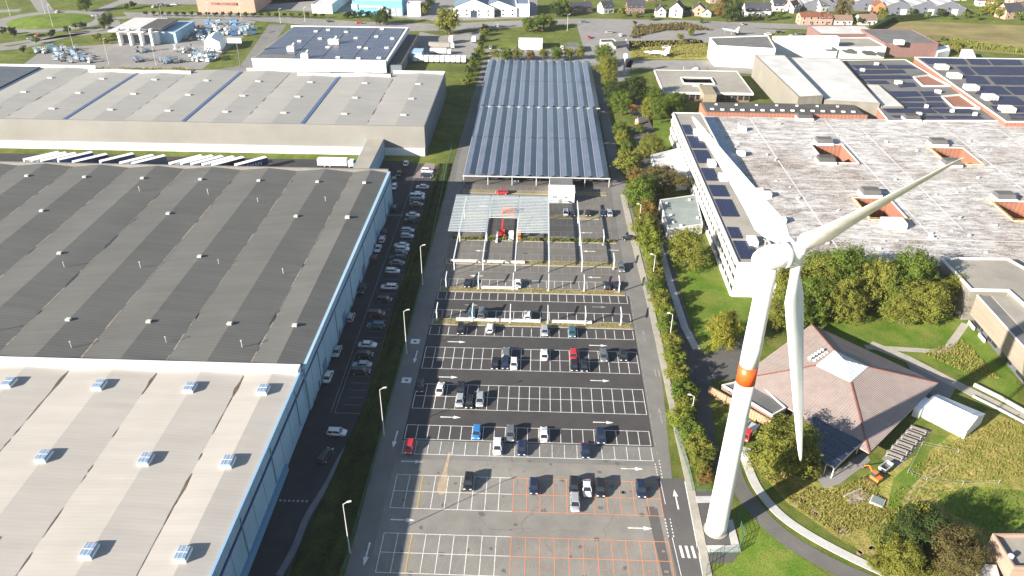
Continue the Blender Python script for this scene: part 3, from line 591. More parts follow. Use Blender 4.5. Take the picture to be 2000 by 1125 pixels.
wheelset(tv, (-.75, .75), (-1.3, 1.3), .35); B().box(0, 0, .45, 1.7, 4.6, .5).build('chassis', white, tv); B().box(0, 1.2, .95, 1.65, 1.6, .9).build('cab', white, tv); B().box(0, -1, .95, 1.7, 2.4, .35).build('cargo_bed', white, tv); B().box(0, 2.02, 1.25, 1.4, .06, .45).build('windscreen', glass, tv)
# ------------------------------------------------------------------ wind turbine
wt = thing('wind_turbine', 'white three-bladed wind turbine with an orange-red band on its tower', 'wind turbine', (64.7, 109.3, 0))
tw = mat('turbine_white', (.72, .72, .71), (.57, .56, .54), s=.5, rough=.4, big=.03, fine=.015, aniso=(1.2, 1.2, .12), lo=.42, hi=.75, coat=.2); tr_ = 60.0
def rad(z): return 2.07-.0118*z
b = B(); zs = [0.3, 2, 6, 12, 18, 24, 30, 36.5]
b.lathe([(z, rad(z)) for z in zs], 40); B_low = b.build('tower', tw, wt, smooth=True)
b = B(); b.lathe([(36.5, rad(36.5)+.004), (40.2, rad(40.2)+.004)], 40)
m, nt, N, L, P = newmat('orange_red_band'); L.new(mix(nt, rmp(nt, noise(nt, pos(nt), .6), .3, .7), (.72, .10, .015), (.62, .075, .015)), P.inputs['Base Color']); P.inputs['Roughness'].default_value = .4
b.build('warning_band', m, wt, smooth=True)
b = B(); b.lathe([(z, rad(z)) for z in (40.2, 44, 48, 52, 56, 59.2)], 40); b.build('tower_top', tw, wt, smooth=True)
for z in (19.5, 45): B().lathe([(z, rad(z)+.012), (z+.12, rad(z)+.012)], 40).build('flange_ring', plain('pale_grey_joint', (.55, .55, .55), .5), wt, smooth=True)
B().lathe([(0, 2.35), (.28, 2.35), (.3, 2.2)], 32).build('foundation', concrete, wt)
a0 = radians(200); B().box(cos(a0)*2.06, sin(a0)*2.06, .9, .12, .9, 2.2, a0).build('door', plain('door_grey', (.3, .31, .32), .5), wt)
AZ, TI = radians(17.9), radians(4.6); nv = Vector((cos(AZ)*cos(TI), sin(AZ)*cos(TI), sin(TI)))
sv = Vector((0, 0, 1)).cross(nv).normalized(); uv = nv.cross(sv)
def frame(o, d): return Matrix(((sv.x, uv.x, nv.x, o.x), (sv.y, uv.y, nv.y, o.y), (sv.z, uv.z, nv.z, o.z), (0, 0, 0, 1)))
top = Vector((0, 0, 60.9)); F = frame(top, 0)
b = B(); b.lathe([(-3.0, .3), (-2.85, .8), (-2.4, 1.3), (-1.6, 1.7), (-.4, 1.95), (.8, 2.0), (1.7, 1.95), (2.0, 1.85)], 32, F); b.build('nacelle', tw, wt, smooth=True)
b = B(); b.lathe([(2.0, 2.05), (2.1, 2.2), (2.7, 2.2), (2.85, 2.05)], 36, F); b.build('generator_ring', plain('generator_grey', (.42, .42, .41), .45), wt, smooth=True)
hubc = top+nv*4.5
b = B(); b.lathe([(2.95, 1.75), (3.4, 1.85), (4.5, 1.75), (5.4, 1.3), (5.9, .75), (6.1, .2)], 32, F); hb = b.build('hub', tw, wt, smooth=True)
b = B(); b.bar(top-nv*1.2+uv*2.1, top-nv*1.2+uv*3.3, .12); b.bar(top-nv*1.2+uv*3.3-sv*.5, top-nv*1.2+uv*3.3+sv*.5, .1); b.build('wind_vane', steel, wt)
B().box(-1.6, -.6, 60.6, .8, .9, .5, AZ).build('roof_hatch', tw, wt)
def blade(ph):
    e = cos(ph)*sv+sin(ph)*uv; t = -sin(ph)*sv+cos(ph)*uv; b = B(); n = 18
    st = [(1.1, .92, 1.0, 0), (2.4, .92, 1.0, 0), (3.6, 1.35, .8, 22), (5.5, 2.05, .55, 20), (7.5, 2.45, .40, 16), (10, 2.2, .30, 12), (14, 1.85, .24, 9), (19, 1.5, .20, 6), (25, 1.12, .18, 3), (31, .78, .16, 1), (35.5, .48, .15, 0), (37.3, .26, .15, 0), (37.8, .08, .2, 0)]
    for r, c, th, tw_ in st:
        a = radians(84-tw_); ct = cos(a)*t+sin(a)*nv; nn = -sin(a)*t+cos(a)*nv
        for i in range(n):
            q = 2*pi*i/n; k = cos(q); sh = (0.0 if th > .95 else -.28)*c
            half = th*c*sin(q)*(1 if th > .9 else (.62-.38*k) if k > 0 else (.62+.25*k)+.1)
            b.v.append(tuple(hubc+e*r+ct*(c*k+sh)+nn*half))
    for j in range(len(st)-1):
        for i in range(n): b.f.append((j*n+i, j*n+(i+1) % n, (j+1)*n+(i+1) % n, (j+1)*n+i)); b.mi.append(0)
    b.f.append(tuple(range((len(st)-1)*n, len(st)*n))); b.mi.append(0)
    o = b.build('blade', tw, wt, smooth=True); return o
for k in range(3):
    ph = radians(15.7+120*k); blade(ph); e = cos(ph)*sv+sin(ph)*uv
    q = e.to_track_quat('Z', 'Y').to_matrix().to_4x4(); q.translation = hubc
    B().lathe([(1.0, 1.0), (1.8, 1.0), (1.85, .94)], 24, q).build('blade_collar', tw, wt, smooth=True)
# ------------------------------------------------------------------ factory and offices on the right
m, nt, N, L, P = newmat('mottled_factory_roof')
n1 = rmp(nt, noise(nt, pos(nt, (.45, 1.0, 1), .6), .6, 8, .78), .455, .615); n2 = rmp(nt, noise(nt, pos(nt, (.22, 1.0, 1)), .6, 6, .75), .42, .62); n3 = rmp(nt, noise(nt, pos(nt), .028, 6, .65), .47, .66)
col = mix(nt, n1, (.60, .585, .565), (.29, .25, .225)); col = mix(nt, n2, col, mix(nt, 1.0, col, (.62, .60, .60), 'MULTIPLY')); col = mix(nt, n3, col, mix(nt, 1.0, col, (.58, .49, .43), 'MULTIPLY'))
n4 = rmp(nt, noise(nt, pos(nt, (1.6, .5, 1), -.5), 1.6, 5, .7), .54, .68); col = mix(nt, n4, col, (.62, .605, .59)); n5 = rmp(nt, noise(nt, pos(nt, (1, .8, 1), .3), 2.4, 4, .8), .52, .68); col = mix(nt, n5, col, mix(nt, 1.0, col, (.70, .66, .64), 'MULTIPLY'))
L.new(col, P.inputs['Base Color']); P.inputs['Roughness'].default_value = .8; P.inputs['Specular IOR Level'].default_value = .2
bp = N.new('ShaderNodeBump'); bp.inputs['Strength'].default_value = .5; bp.inputs['Distance'].default_value = .25; L.new(n1, bp.inputs['Height']); L.new(bp.outputs[0], P.inputs['Normal'])
froof = m
HF = 7.5
fac = thing('factory', 'factory with a vast blotchy white and brown flaking roof', 'factory', (175, 270, 0))
courts = [(137, 149.5, 283.5, 303), (136.8, 149, 234.8, 252), (183, 196.5, 284.5, 302), (183, 196, 236, 251.5)]
X0, X1, Y0, Y1 = 98.6, 262, 205, 336.5
xsn = sorted({X0, X1, *[c[0] for c in courts], *[c[1] for c in courts]}); ysn = sorted({Y0, Y1, *[c[2] for c in courts], *[c[3] for c in courts]})
b = B()
for i in range(len(xsn)-1):
    for j in range(len(ysn)-1):
        cx, cy = (xsn[i]+xsn[i+1])/2, (ysn[j]+ysn[j+1])/2
        if any(c[0] < cx < c[1] and c[2] < cy < c[3] for c in courts): continue
        b.add([(xsn[i], ysn[j], HF), (xsn[i+1], ysn[j], HF), (xsn[i+1], ysn[j+1], HF), (xsn[i], ysn[j+1], HF)], [(0, 1, 2, 3)])
wp(b.build('roof', froof), fac)
b = B(); wallm = mat('dark_red_brick', (.16, .05, .04), (.12, .045, .04), s=.6, fine=.15)
b.add([(X0, Y0, 0), (X1, Y0, 0), (X1, Y1, 0), (X0, Y1, 0), (X0, Y0, HF-.02), (X1, Y0, HF-.02), (X1, Y1, HF-.02), (X0, Y1, HF-.02)], [(0, 1, 5, 4), (1, 2, 6, 5), (2, 3, 7, 6), (3, 0, 4, 7)]); wp(b.build('wall', wallm), fac)
wp(B().box((X0+X1)/2, Y0+.25, HF, X1-X0, .5, .35).build('parapet', white2), fac)
for a, c, d, e in courts:
    b = B(); b.add([(a, d, 0), (c, d, 0), (c, e, 0), (a, e, 0), (a, d, HF+.5), (c, d, HF+.5), (c, e, HF+.5), (a, e, HF+.5)], [(4, 5, 1, 0), (5, 6, 2, 1), (6, 7, 3, 2), (7, 4, 0, 3)]); wp(b.build('courtyard_wall', brick_red), fac)
    wp(B().sheet([(a, d), (c, d), (c, e), (a, e)], .05).build('courtyard_floor', mat('courtyard_shrubs', (.05, .05, .03), (.12, .10, .06), s=.8)), fac)
    b = B()
    for p, q in (((a, d), (c, d)), ((c, d), (c, e)), ((c, e), (a, e)), ((a, e), (a, d))): b.bar((*p, HF+.45), (*q, HF+.45), .5, .3)
    wp(b.build('courtyard_coping', white2), fac)
yl = plain('yellow_rail', (.5, .36, .05), .5)
for a, c, d, e in courts[1::2]+courts[2:3]:
    b = B()
    for p, q in (((a-.4, d-.4), (c+.2, d-.4)), ((a-.4, d-.4), (a-.4, e+.2))):
        for z in (HF+.8, HF+1.3): b.bar((*p, z), (*q, z), .08)
        for k in range(9): b.bar((p[0]+(q[0]-p[0])*k/8, p[1]+(q[1]-p[1])*k/8, HF), (p[0]+(q[0]-p[0])*k/8, p[1]+(q[1]-p[1])*k/8, HF+1.3), .08)
    wp(b.build('safety_rail', yl), fac)
for (x, y), k in zip([(137.5,285),(142.7,304.9),(143.7,255.1),(188.3,306.2),(184,284.3),(188.8,254),(142.6,231.1),(143.4,334.9),(189.6,336.1),(234.1,335.8)], 'dgggggwddd'):
    r = wp(B().box(x, y, HF, 6.8, 5.0, 1.9 if k == 'w' else 1.0).build('plant_housing', white if k == 'w' else white2), fac)
    b = B().box(x, y+.3, HF+1.9, 6.8, 4.2, .22) if k == 'w' else B().add([(x-3, y-2.3, HF+1), (x+3, y-2.3, HF+1), (x+3, y+2.3, HF+1), (x-3, y+2.3, HF+1), (x-2.9, y-1.2, HF+2.3), (x+2.9, y-1.2, HF+2.3), (x+2.9, y+2.2, HF+2.3), (x-2.9, y+2.2, HF+2.3)], [(0, 1, 5, 4), (1, 2, 6, 5), (2, 3, 7, 6), (3, 0, 4, 7), (4, 5, 6, 7)]); wp(b.build('housing_roof', white if k == 'w' else roofdark if k == 'd' else mat('plant_roof_grey', (.105, .10, .10), (.085, .082, .08), s=.6)), fac)
for (x, y) in [(113.3,318.6),(106.7,290.5),(107.4,252.3),(105.3,254.7),(107.2,232.3)]: wp(B().box(x, y, HF, 3, 2.6, 1.6).build('roof_unit', white), fac)
b = B()
for k, x in enumerate((120, 152, 164, 200, 222)): b.line((x, 215+7*k), (x, 334), .5, HF+.02)
for y in (222, 258, 268, 306, 318): b.line((104, y), (258, y), .4, HF+.025)
wp(b.build('roof_seam', white2), fac)
b = B()
for k in range(70):
    x, y = rnd(103, 250), rnd(210, 333)
    if any(c[0]-2 < x < c[1]+2 and c[2]-2 < y < c[3]+2 for c in courts): continue
    b.box(x, y, HF, rnd(.4, 1.4), rnd(.4, 1.2), rnd(.2, .8), rnd(0, 1))
wp(stuff(b.build('roof_clutter', white2)), fac)
wp(B().prism([(98.7, 205.2), (103.5, 205.2), (104.5, 336), (98.7, 336)], HF+.02, HF+.06).build('edge_gutter', mat('blue_grey_flashing', (.30, .36, .42), (.42, .46, .5), s=.6)), fac)
# office wing
off = thing('office_wing', 'long white office wing with solar panels along its flat roof', 'office building', (92, 265, 0)); HO = 11.2; oa = (85.4, 97.8, 197.4, 329)
def obox(name, x0, x1, y0, y1, z0, z1, m, root): return wp(B().prism([(x0, y0), (x1, y0), (x1, y1), (x0, y1)], z0, z1).build(name, m), root)
obox('wall', oa[0]+.25, oa[1], oa[2], oa[3], 0, HO-.4, white, off)
obox('roof', oa[0]+.6, oa[1]-.3, oa[2]+.3, oa[3]-.3, HO-.4, HO-.15, roofbeige, off)
for a in ((oa[0]+.2, oa[0]+.6, oa[2], oa[3]), (oa[1]-.3, oa[1]+.1, oa[2], oa[3]), (oa[0]+.6, oa[1]-.3, oa[2]-.05, oa[2]+.3), (oa[0]+.6, oa[1]-.3, oa[3]-.3, oa[3]+.05)): obox('parapet', *a, HO-.5, HO+.25, white2, off)
for z0, z1 in ((0.05, 1.0), (3.6, 4.8), (7.2, 8.5), (10.4, HO-.45)): obox('spandrel_band', oa[0]-.25, oa[0]+.22, oa[2]+.4, oa[3]-.2, z0, z1, render_w, off)
wmesh = B().box(0, 0, 0, .12, 3.4, 2.0).mesh('window', glass); mul = B().box(.1, 0, 0, .2, .14, 2.4).mesh('mullion', white2)
for z in (1.3, 5.1, 8.7):
    y = oa[2]+2.5; k = 0
    while y < oa[3]-2:
        sc = (1, 1, .75 if z > 8 else 1.1); wp(ob('window', wmesh, None, (oa[0]+.2, y, z), 0, sc), off); wp(ob('mullion', mul, None, (oa[0]+.05, y+1.9, z-.2), 0, sc), off); y += 3.8
pv_roof = modules('rooftop_solar_modules', 1.05, 1.72, c=(.022, .024, .05), line=(.20, .20, .21), mortar=.07)
pan = B(); pan.add([(-.5, -.83, .25), (.5, -.83, .25), (.5, .83, .42), (-.5, .83, .42), (-.5, -.83, .2), (.5, -.83, .2), (.5, .83, .37), (-.5, .83, .37)], [(0, 1, 2, 3), (7, 6, 5, 4), (0, 4, 5, 1), (1, 5, 6, 2), (2, 6, 7, 3), (3, 7, 4, 0)]); panm = pan.mesh('solar_panel', plain('solar_cell_blue', (.022, .026, .055), .25, spec=.6))
for (ax, ay), nx, ny in (((85.7,200.2), 5, 6), ((86.5,213), 3, 4), ((86.6,228.1), 5, 7), ((87.6,243.4), 5, 5), ((86.7,256.6), 4, 6), ((87.4,272.7), 5, 7), ((87,287.6), 5, 7), ((87.4,302.7), 3, 6)):
    for i in range(nx):
        for j in range(ny): wp(ob('solar_panel', panm, None, (87.1+i*1.08+.3, ay+.6+j*1.85, HO-.15)), off)
for (x, y) in [(92.5,210),(93.1,258.2),(91.5,270.9),(91.6,303.1),(92.7,297.4)]:
    r = wp(B().box(min(x, 95.5), y, HO-.15, 2.6, 4.2, 1.7).build('roof_plant', white2), off)
# brick block with dark roof
rb = thing('brick_block', 'low red brick block with dark felt roof and small rooflights', 'building', (140, 342, 0))
obox('wall', 101.5, 171, 337.5, 353, 0, 8.3, brick_red, rb); obox('roof', 102.3, 170.5, 338.3, 352.7, 8.3, 8.6, roofdark, rb); obox('fascia', 101.3, 171.2, 337, 338.2, 6.6, 8.9, brick_red, rb)
for i in range(15): wp(B().box(105+i*4.4, 342+rnd(-.3, .3), 8.6, 1.5, 1.1, .5).build('rooflight', white), rb)
for i in range(7): wp(B().box(108+i*9, 349, 8.6, 1.0, .8, .5).build('rooflight', white), rb)
def flat(name, label, poly, h, wall, roof, par=.5, cat='building', parm=None):
    c = cen(poly); t = thing(name, label, cat, (*c, 0)); wp(B().prism(poly, 0, h-.3).build('wall', wall), t); wp(B().prism(inset(poly, .35), h-.31, h-.1).build('roof', roof), t)
    p = ccw(poly); q = inset(poly, .35); n = len(p); b = B()
    b.v = [(x, y, h-.35) for x, y in p]+[(x, y, h+par-.1) for x, y in p]+[(x, y, h+par-.1) for x, y in q]+[(x, y, h-.35) for x, y in q]
    for i in range(n):
        j = (i+1) % n; b.f += [(i, j, n+j, n+i), (n+i, n+j, 2*n+j, 2*n+i), (2*n+i, 2*n+j, 3*n+j, 3*n+i)]; b.mi += [0]*3
    wp(b.build('parapet', parm or wall), t); return t
def facade(t, p, q, n, z0, z1, w=1.4, m=None, name='window', proud=.04):
    p, q = Vector(p), Vector(q); d = (q-p); a = atan2(d.y, d.x); me = B().box(0, 0, 0, w, .12, z1-z0).mesh(name, m or glass); nrm = Vector((d.y, -d.x)).normalized()*proud
    for i in range(n): c = p+d*((i+.5)/n)+nrm; wp(ob(name, me, None, (c.x, c.y, z0), a), t)
# hall with stepped beige roofs
hA = flat('factory_hall', 'tall beige clad hall with a narrow pale roof beside the brick block', [(141.4,422.8),(157.1,423.7),(156.5,354.1),(144.7,351.2)], 12, beigewall, roofwhite, .3)
hB = flat('factory_hall', 'wide pale flat-roofed hall stepping down from the tall beige hall', [(158.4,427.3),(187.4,427.1),(181.1,350.7),(157.8,353.8)], 10, beigewall, roofwhite, .25)
hC = flat('factory_hall', 'small low pale roofed annex beside the solar-panelled roof', [(186.5,384.6),(192.8,384.1),(192,350.5),(181.9,349.9)], 8.6, beigewall, roofwhite, .3)
# solar roofed works
pvbig = modules('works_solar_modules', 1.05, 30, c=(.016, .017, .042), line=(.06, .06, .08), mortar=.05, rough=.5, spec=.15)
wk = flat('works_hall', 'works hall roof striped with dark solar panels beside two red courtyards', [(189.3,431.4),(225.7,435.6),(231.4,336.4),(178.9,333.5)], 7.8, brick_red, roofgrey, .3, parm=white2)
wd = flat('works_hall', 'right-hand works hall with dark solar panels and red brick flank', [(229.3,433.6),(303.4,433.9),(253.2,330.1),(226.5,329.9)], 9.5, brick_red, roofgrey, .4, parm=white2)
def pvstrip(root, a, b_, c, d, z):
    p = [Vector((*v, z)) for v in (a, b_, c, d)]; bb = B(); up = Vector((0, 0, .12)); bb.add([*p, *[v+up for v in p]], [(4, 5, 6, 7), (0, 1, 5, 4), (1, 2, 6, 5), (2, 3, 7, 6), (3, 0, 4, 7)]); wp(bb.build('panel_array', pvbig), root)
for s in [[(192.8,415.9),(208.3,416.8),(209.4,422.8),(192,421.7)],[(209.7,416.9),(224.5,417.8),(223.6,423.6),(210.8,422.9)],[(186.1,405.2),(215.7,408.8),(216.1,414.4),(187.2,412.7)],[(188.7,396.3),(215.6,398.7),(215.5,404.1),(188.3,402.5)],[(190.5,388.5),(200.2,389.1),(200.1,394.3),(189.8,393.7)],[(202.7,383.3),(211.6,385.5),(212.8,391.5),(204.4,391)],[(192.1,367.4),(207.7,369.8),(208.2,377),(193.9,376.2)],[(208.7,369.9),(216.6,371.1),(217.1,377.5),(209.7,377.1)],[(192.2,361.2),(206,362),(206.4,366.6),(193,365.9)],[(207.2,362.8),(214.9,363.3),(216.3,368.7),(208.3,368.3)],[(193.7,353.2),(203.6,353),(204.2,358.9),(194.6,359.1)],[(204.8,353.1),(213.3,354.3),(213.5,360.2),(205.5,359.7)],[(183,344.7),(204.5,345.2),(204.4,351.6),(182.2,350.4)],[(205.8,345.3),(222.5,345.5),(222,351.9),(205.1,350.9)],[(183.4,337.9),(204.6,337.7),(204.5,341.1),(182.6,340.6)],[(205.7,337.7),(221.9,338.6),(221.3,342),(205.9,341.1)]]: pvstrip(wk, *s, 7.85)
for s in [[(231,420.8),(251.7,421),(254.1,432.2),(231,431.9)],[(253.6,421.1),(263.4,420.7),(266.1,431.9),(256.3,432.4)],[(264.8,420.8),(280.5,421.7),(283.5,431.9),(267.4,432)],[(241.6,401.5),(246.8,401.8),(249.4,416),(243.5,415.6)],[(248.6,401.9),(286.1,402.3),(291.9,417.6),(250.8,416.1)],[(235,385.3),(246.4,385.2),(248.9,398.3),(241,399.7)],[(248.9,385.3),(276.8,385.2),(282,399.4),(251.5,398.5)],[(231.6,368.8),(248.1,369),(249.7,382),(240.2,382.3)],[(249.8,369.1),(267.8,368.5),(272.5,381.6),(251.1,381.2)],[(232.6,353.7),(248.1,353.1),(248.9,365.9),(234.9,365.9)],[(228.8,343.5),(249.6,343.3),(249.2,351),(230.3,351.4)],[(230.4,333.5),(248.5,333.1),(248.1,340.5),(232.7,340.3)]]: pvstrip(wd, *s, 9.55)
for (x, y) in [(234.4,412.3),(233.9,396.5),(233.1,376.7),(234.6,361.7),(234,344.8)]:
    r = wp(B().box(x, y, 9.4, 5.5, 5, 2).build('cooling_unit', white2), wd)
    for k in (-1.4, 0, 1.4): wp(B().box(x+k, y-2.55, 9.7, 1.0, .1, 1.4).build('grille', plain('unit_grille', (.3, .29, .26), .6)), wd)
for (x, y), s in zip([(204.5,389.9),(194.3,411),(205.8,423.3),(232,402.1),(217.6,375.6),(202.8,352.6),(195,341.5),(219.9,342.9),(211.6,346.6)], (3, 2, 2, 1.6, 2.4, 1.4, 2, 1.5, 1.5)): wp(B().box(x, y, 7.7, s, s*.8, 1.5).build('roof_unit', white2), wk)
for s in [[(215.9,400.7),(225.7,404.9),(228.3,385.8),(214.3,385)],[(216.3,368.9),(226.7,372.6),(226.3,351.5),(214.6,352.3)]]:
    wp(B().prism(s, 7.72, 7.76).build('courtyard_floor', brick_red), wk)
    b = B(); p = ccw(s); q = inset(p, .5); n = 4
    b.v = [(x, y, 7.76) for x, y in p]+[(x, y, 8.5) for x, y in p]+[(x, y, 8.5) for x, y in q]+[(x, y, 7.76) for x, y in q]
    for i in range(n):
        j = (i+1) % n; b.f += [(i, j, n+j, n+i), (n+i, n+j, 2*n+j, 2*n+i), (2*n+i, 2*n+j, 3*n+j, 3*n+i)]; b.mi += [0]*3
    wp(b.build('courtyard_coping', white2), wk)
# low pavilion with light well
pav = thing('pavilion', 'low pale flat-roofed pavilion with a long light well in its roof', 'building', (110, 400, 0))
px0, px1, py0, py1, hz = 89, 132.3, 380, 418.5, 4.6; cx0, cx1, cy0, cy1 = 101, 116, 394, 404
b = B()
for (a, c, d, e) in ((px0, px1, py0, cy0), (px0, px1, cy1, py1), (px0, cx0, cy0, cy1), (cx1, px1, cy0, cy1)): b.box((a+c)/2, (d+e)/2, hz-.5, c-a, e-d, .5)
wp(b.build('roof', roofbeige), pav); wp(B().prism([(px0+1.2, py0+1.2), (px1-1.2, py0+1.2), (px1-1.2, py1-1.2), (px0+1.2, py1-1.2)], 0, hz-.5, top=False).build('wall', brick_brown), pav)
for a in ((px0-.15, px1+.15, py0-.15, py0+.3), (px0-.15, px1+.15, py1-.3, py1+.15), (px0-.15, px0+.3, py0+.3, py1-.3), (px1-.3, px1+.15, py0+.3, py1-.3)): obox('fascia', *a, hz-.9, hz+.2, white2, pav)
for a in ((cx0-.3, cx1+.3, cy0-.3, cy0), (cx0-.3, cx1+.3, cy1, cy1+.3), (cx0-.3, cx0, cy0, cy1), (cx1, cx1+.3, cy0, cy1)): obox('light_well_kerb', *a, hz-.4, hz+.7, white2, pav)
facade(pav, (px0+1.2, py0+1.2), (px1-1.2, py0+1.2), 14, .8, 3.2, 2.2)
obox('stair_block', 107, 113, 372, 388, 0, 6.2, mat('tan_block', (.26, .22, .15), (.22, .185, .13)), pav); obox('roof_unit', 105, 108, 390, 392.4, hz, hz+1.2, white2, pav)
# white hall with roller door and round trim
wh = flat('white_hall', 'white flat-roofed hall with grey roller door facing the works road', [(125.2,463.6),(160,470.7),(156.9,440.3),(125.9,445.1)], 11, white, roofgrey, .5)
facade(wh, (127.7,459.2), (150,457.2), 1, .1, 6, 6.2, plain('roller_grey', (.32, .32, .3), .6), 'roller_door', .3)
# beige clad buildings far right middle
rbd = flat('office_block', 'beige clad block with pale flat roof behind the garden', [(147, 188), (146.6, 206), (166, 206.4), (172, 190), (176, 150), (160, 150), (157, 188)], 9.6, beigewall, roofbeige, .6, parm=white2)
r2 = thing('office_block', 'timber clad office block raised above a strip of windows', 'building', (152, 165, 0))
wp(B().prism([(148.6, 128), (162, 128), (158, 187), (148.4, 187)], 2.6, 8.6).build('wall', mat('timber_cladding', (.25, .215, .165), (.21, .18, .14), s=.35, aniso=(1, .15, 3), big=.06)), r2)
wp(B().prism([(149.6, 128), (160, 128), (157, 186), (149.4, 186)], 0, 2.6).build('recessed_base', steel_dk), r2); wp(B().prism([(148.9, 128), (152, 128), (152, 186.7), (148.7, 186.7)], 8.6, 8.75).build('roof', roofgrey), r2); wp(B().prism([(152, 128), (161.5, 128), (157.8, 186.5), (152, 186.7)], 8.6, 8.9).build('roof_deck', roofbeige), r2)
wp(B().box(148.55, 157.5, 8.6, .35, 59, .25).build('coping', white2), r2)
for i in range(7): wp(B().box(149.3, 183-i*7.5, .9, .3, 4.6, 1.4).build('window', glass), r2)
for i in (0, 1): wp(B().box(148.3, 184.5-i*6, 0, .25, 3.4, 1.0).build('planter_wall', white, None), r2)
# ------------------------------------------------------------------ garden restaurant, terrace and garden things
pyr = thing('pyramid_restaurant', 'restaurant under a big reddish metal pyramid roof with white glazed top', 'restaurant', (101.8, 154.3, 0))
pc = [(102.8, 179.3), (126, 154.7), (100.7, 129.3), (77.5, 153.9)]; zc, ze = 6.7, 3.0
sk = [(102.7,161.9),(108.7,155.4),(102.5,149.2),(96.3,155.5)]
tin = mat('terracotta_sheet_roof', (.30, .24, .215), (.26, .21, .19), s=.5, big=.1, fine=.06, spec=.4, rough=.55)
tin2 = mat('rusty_sheet_roof', (.32, .17, .10), (.27, .18, .14), s=1.2, big=.1, fine=.1, rough=.6)
ridge_m = mat('red_ridge_cap', (.26, .09, .06), (.2, .08, .06), s=1)
order = [0, 1, 2, 3]
sk = [min(sk, key=lambda q: hypot(q[0]-p[0], q[1]-p[1])) for p in pc]
for i in range(4):
    j = (i+1) % 4; a, c = Vector((*pc[i], ze)), Vector((*pc[j], ze)); d, e = Vector((*sk[j], zc)), Vector((*sk[i], zc))
    t = Vector((0, 0, -.25)); b = B(); b.add([a, c, d, e, a+t, c+t, d+t, e+t], [(0, 3, 2, 1), (4, 5, 6, 7), (0, 1, 5, 4), (1, 2, 6, 5), (2, 3, 7, 6), (3, 0, 4, 7)]); sl = wp(b.build('roof_slope', tin), pyr)
    b = B(); n = 56; nrm = (c-a).cross(e-a).normalized(); nrm = -nrm if nrm.z < 0 else nrm
    h = (c-a).normalized(); up = ((d+e)/2-(a+c)/2); up = (up-h*up.dot(h)); 
    L0 = (c-a).length; s0 = (e-a).dot(h)/L0; s1 = (d-a).dot(h)/L0
    for k in range(1, n):
        u = k/n; v = 1.0
        if u < s0: v = u/s0
        elif u > s1: v = (1-u)/(1-s1)
        p = a+h*(u*L0); q = p+up*v; b.bar(p+nrm*.03, q+nrm*.03, .05, .05)
    wp(stuff(b.build('standing_seams', tin)), pyr)
    wp(B().bar(a+Vector((0, 0, .08)), e+Vector((0, 0, .08)), .34, .16).build('ridge_cap', ridge_m), pyr)
apx = Vector((sum(p[0] for p in sk)/4, sum(p[1] for p in sk)/4, 8.6)); gl = plain('white_glazed_panel', (.66, .68, .70), .3)
for i in range(4):
    a, c = Vector((*sk[i], zc+.15)), Vector((*sk[(i+1) % 4], zc+.15)); t = Vector((0, 0, -.15)); b = B(); b.add([a, c, apx, a+t, c+t, apx+t], [(0, 2, 1), (3, 4, 5), (0, 1, 4, 3), (1, 2, 5, 4), (2, 0, 3, 5)]); r = wp(b.build('glazed_lantern', gl), pyr)
    b = B()
    for k in range(1, 8):
        u = k/8; p = a.lerp(c, u); v = 1-abs(2*u-1); q = p.lerp(apx, 0)+(apx-(a+c)/2)*v; b.bar(p+Vector((0, 0, .05)), q+Vector((0, 0, .05)), .06)
    wp(b.build('glazing_bars', plain('grey_bar', (.45, .46, .48), .5)), pyr)
b = B(); 
wp(B().prism([(p[0]+(101.8-p[0])*.12, p[1]+(154.3-p[1])*.12) for p in pc], 0, ze+.2, top=False).build('wall', mat('dark_timber_glass', (.05, .045, .04), (.08, .07, .06), s=.8)), pyr)
b2 = B(); ex = (Vector(sk[3])+Vector(sk[0]))/2
fan = B().cyl(0, 0, 0, .55, .42, n=10).cyl(0, 0, .55, .7, .5, .35, n=10).mesh('roof_fan', white)
for k in range(10): 
    i, j = k % 5, k//5; x, y = (95.9,159); x2, y2 = (99.9,162.4); u = i/4; wp(ob('roof_fan', fan, None, (x+(x2-x)*u+j*.85, y+(y2-y)*u-j*.9, 6.0-j*.1)), pyr)
rp = [(90.4,148.6),(94.7,152.1),(97,154.8),(91.7,153.3)]
ter = thing('terrace_canopy', 'dark flat glass canopy roof jutting out from the pyramid restaurant', 'canopy', (95.7,134.8)); tp = [(91.4,139.6),(93.1,140.8),(100.1,132.2),(91.8,124),(90.1,125.3),(89.5,127.6)]
wp(B().prism(tp, 3.1, 3.4, bottom=True).build('roof', plain('dark_blue_glass_roof', (.018, .026, .045), .18, spec=.8)), ter)
tq = ccw(tp); b = B()
for i in range(len(tq)): b.bar((*tq[i], 3.35), (*tq[(i+1) % len(tq)], 3.35), .22, .3)
wp(b.build('edge_trim', steel_dk), ter)
for p in inset(tp, .4): wp(B().bar((*p, 0), (*p, 3.1), .16).build('post', white), ter)
a, c = Vector((*(92.2,140), 3.45)), Vector((*(90.1,126.1), 3.45)); d = Vector((*(100.1,132.2), 3.45)); e = Vector((*(91.8,124), 3.45)); b = B()
for k in (.25, .5, .75): b.bar(a.lerp(c, k), d.lerp(e, k), .1, .06)
wp(b.build('roof_joint', steel_dk), ter)
struct(B().sheet([(90.7,130),(92.4,125.9),(102,133.4),(102,130.2),(93.1,122.9),(89.4,121.3),(88.5,125)], .05).build('terrace_paving', asph_far))
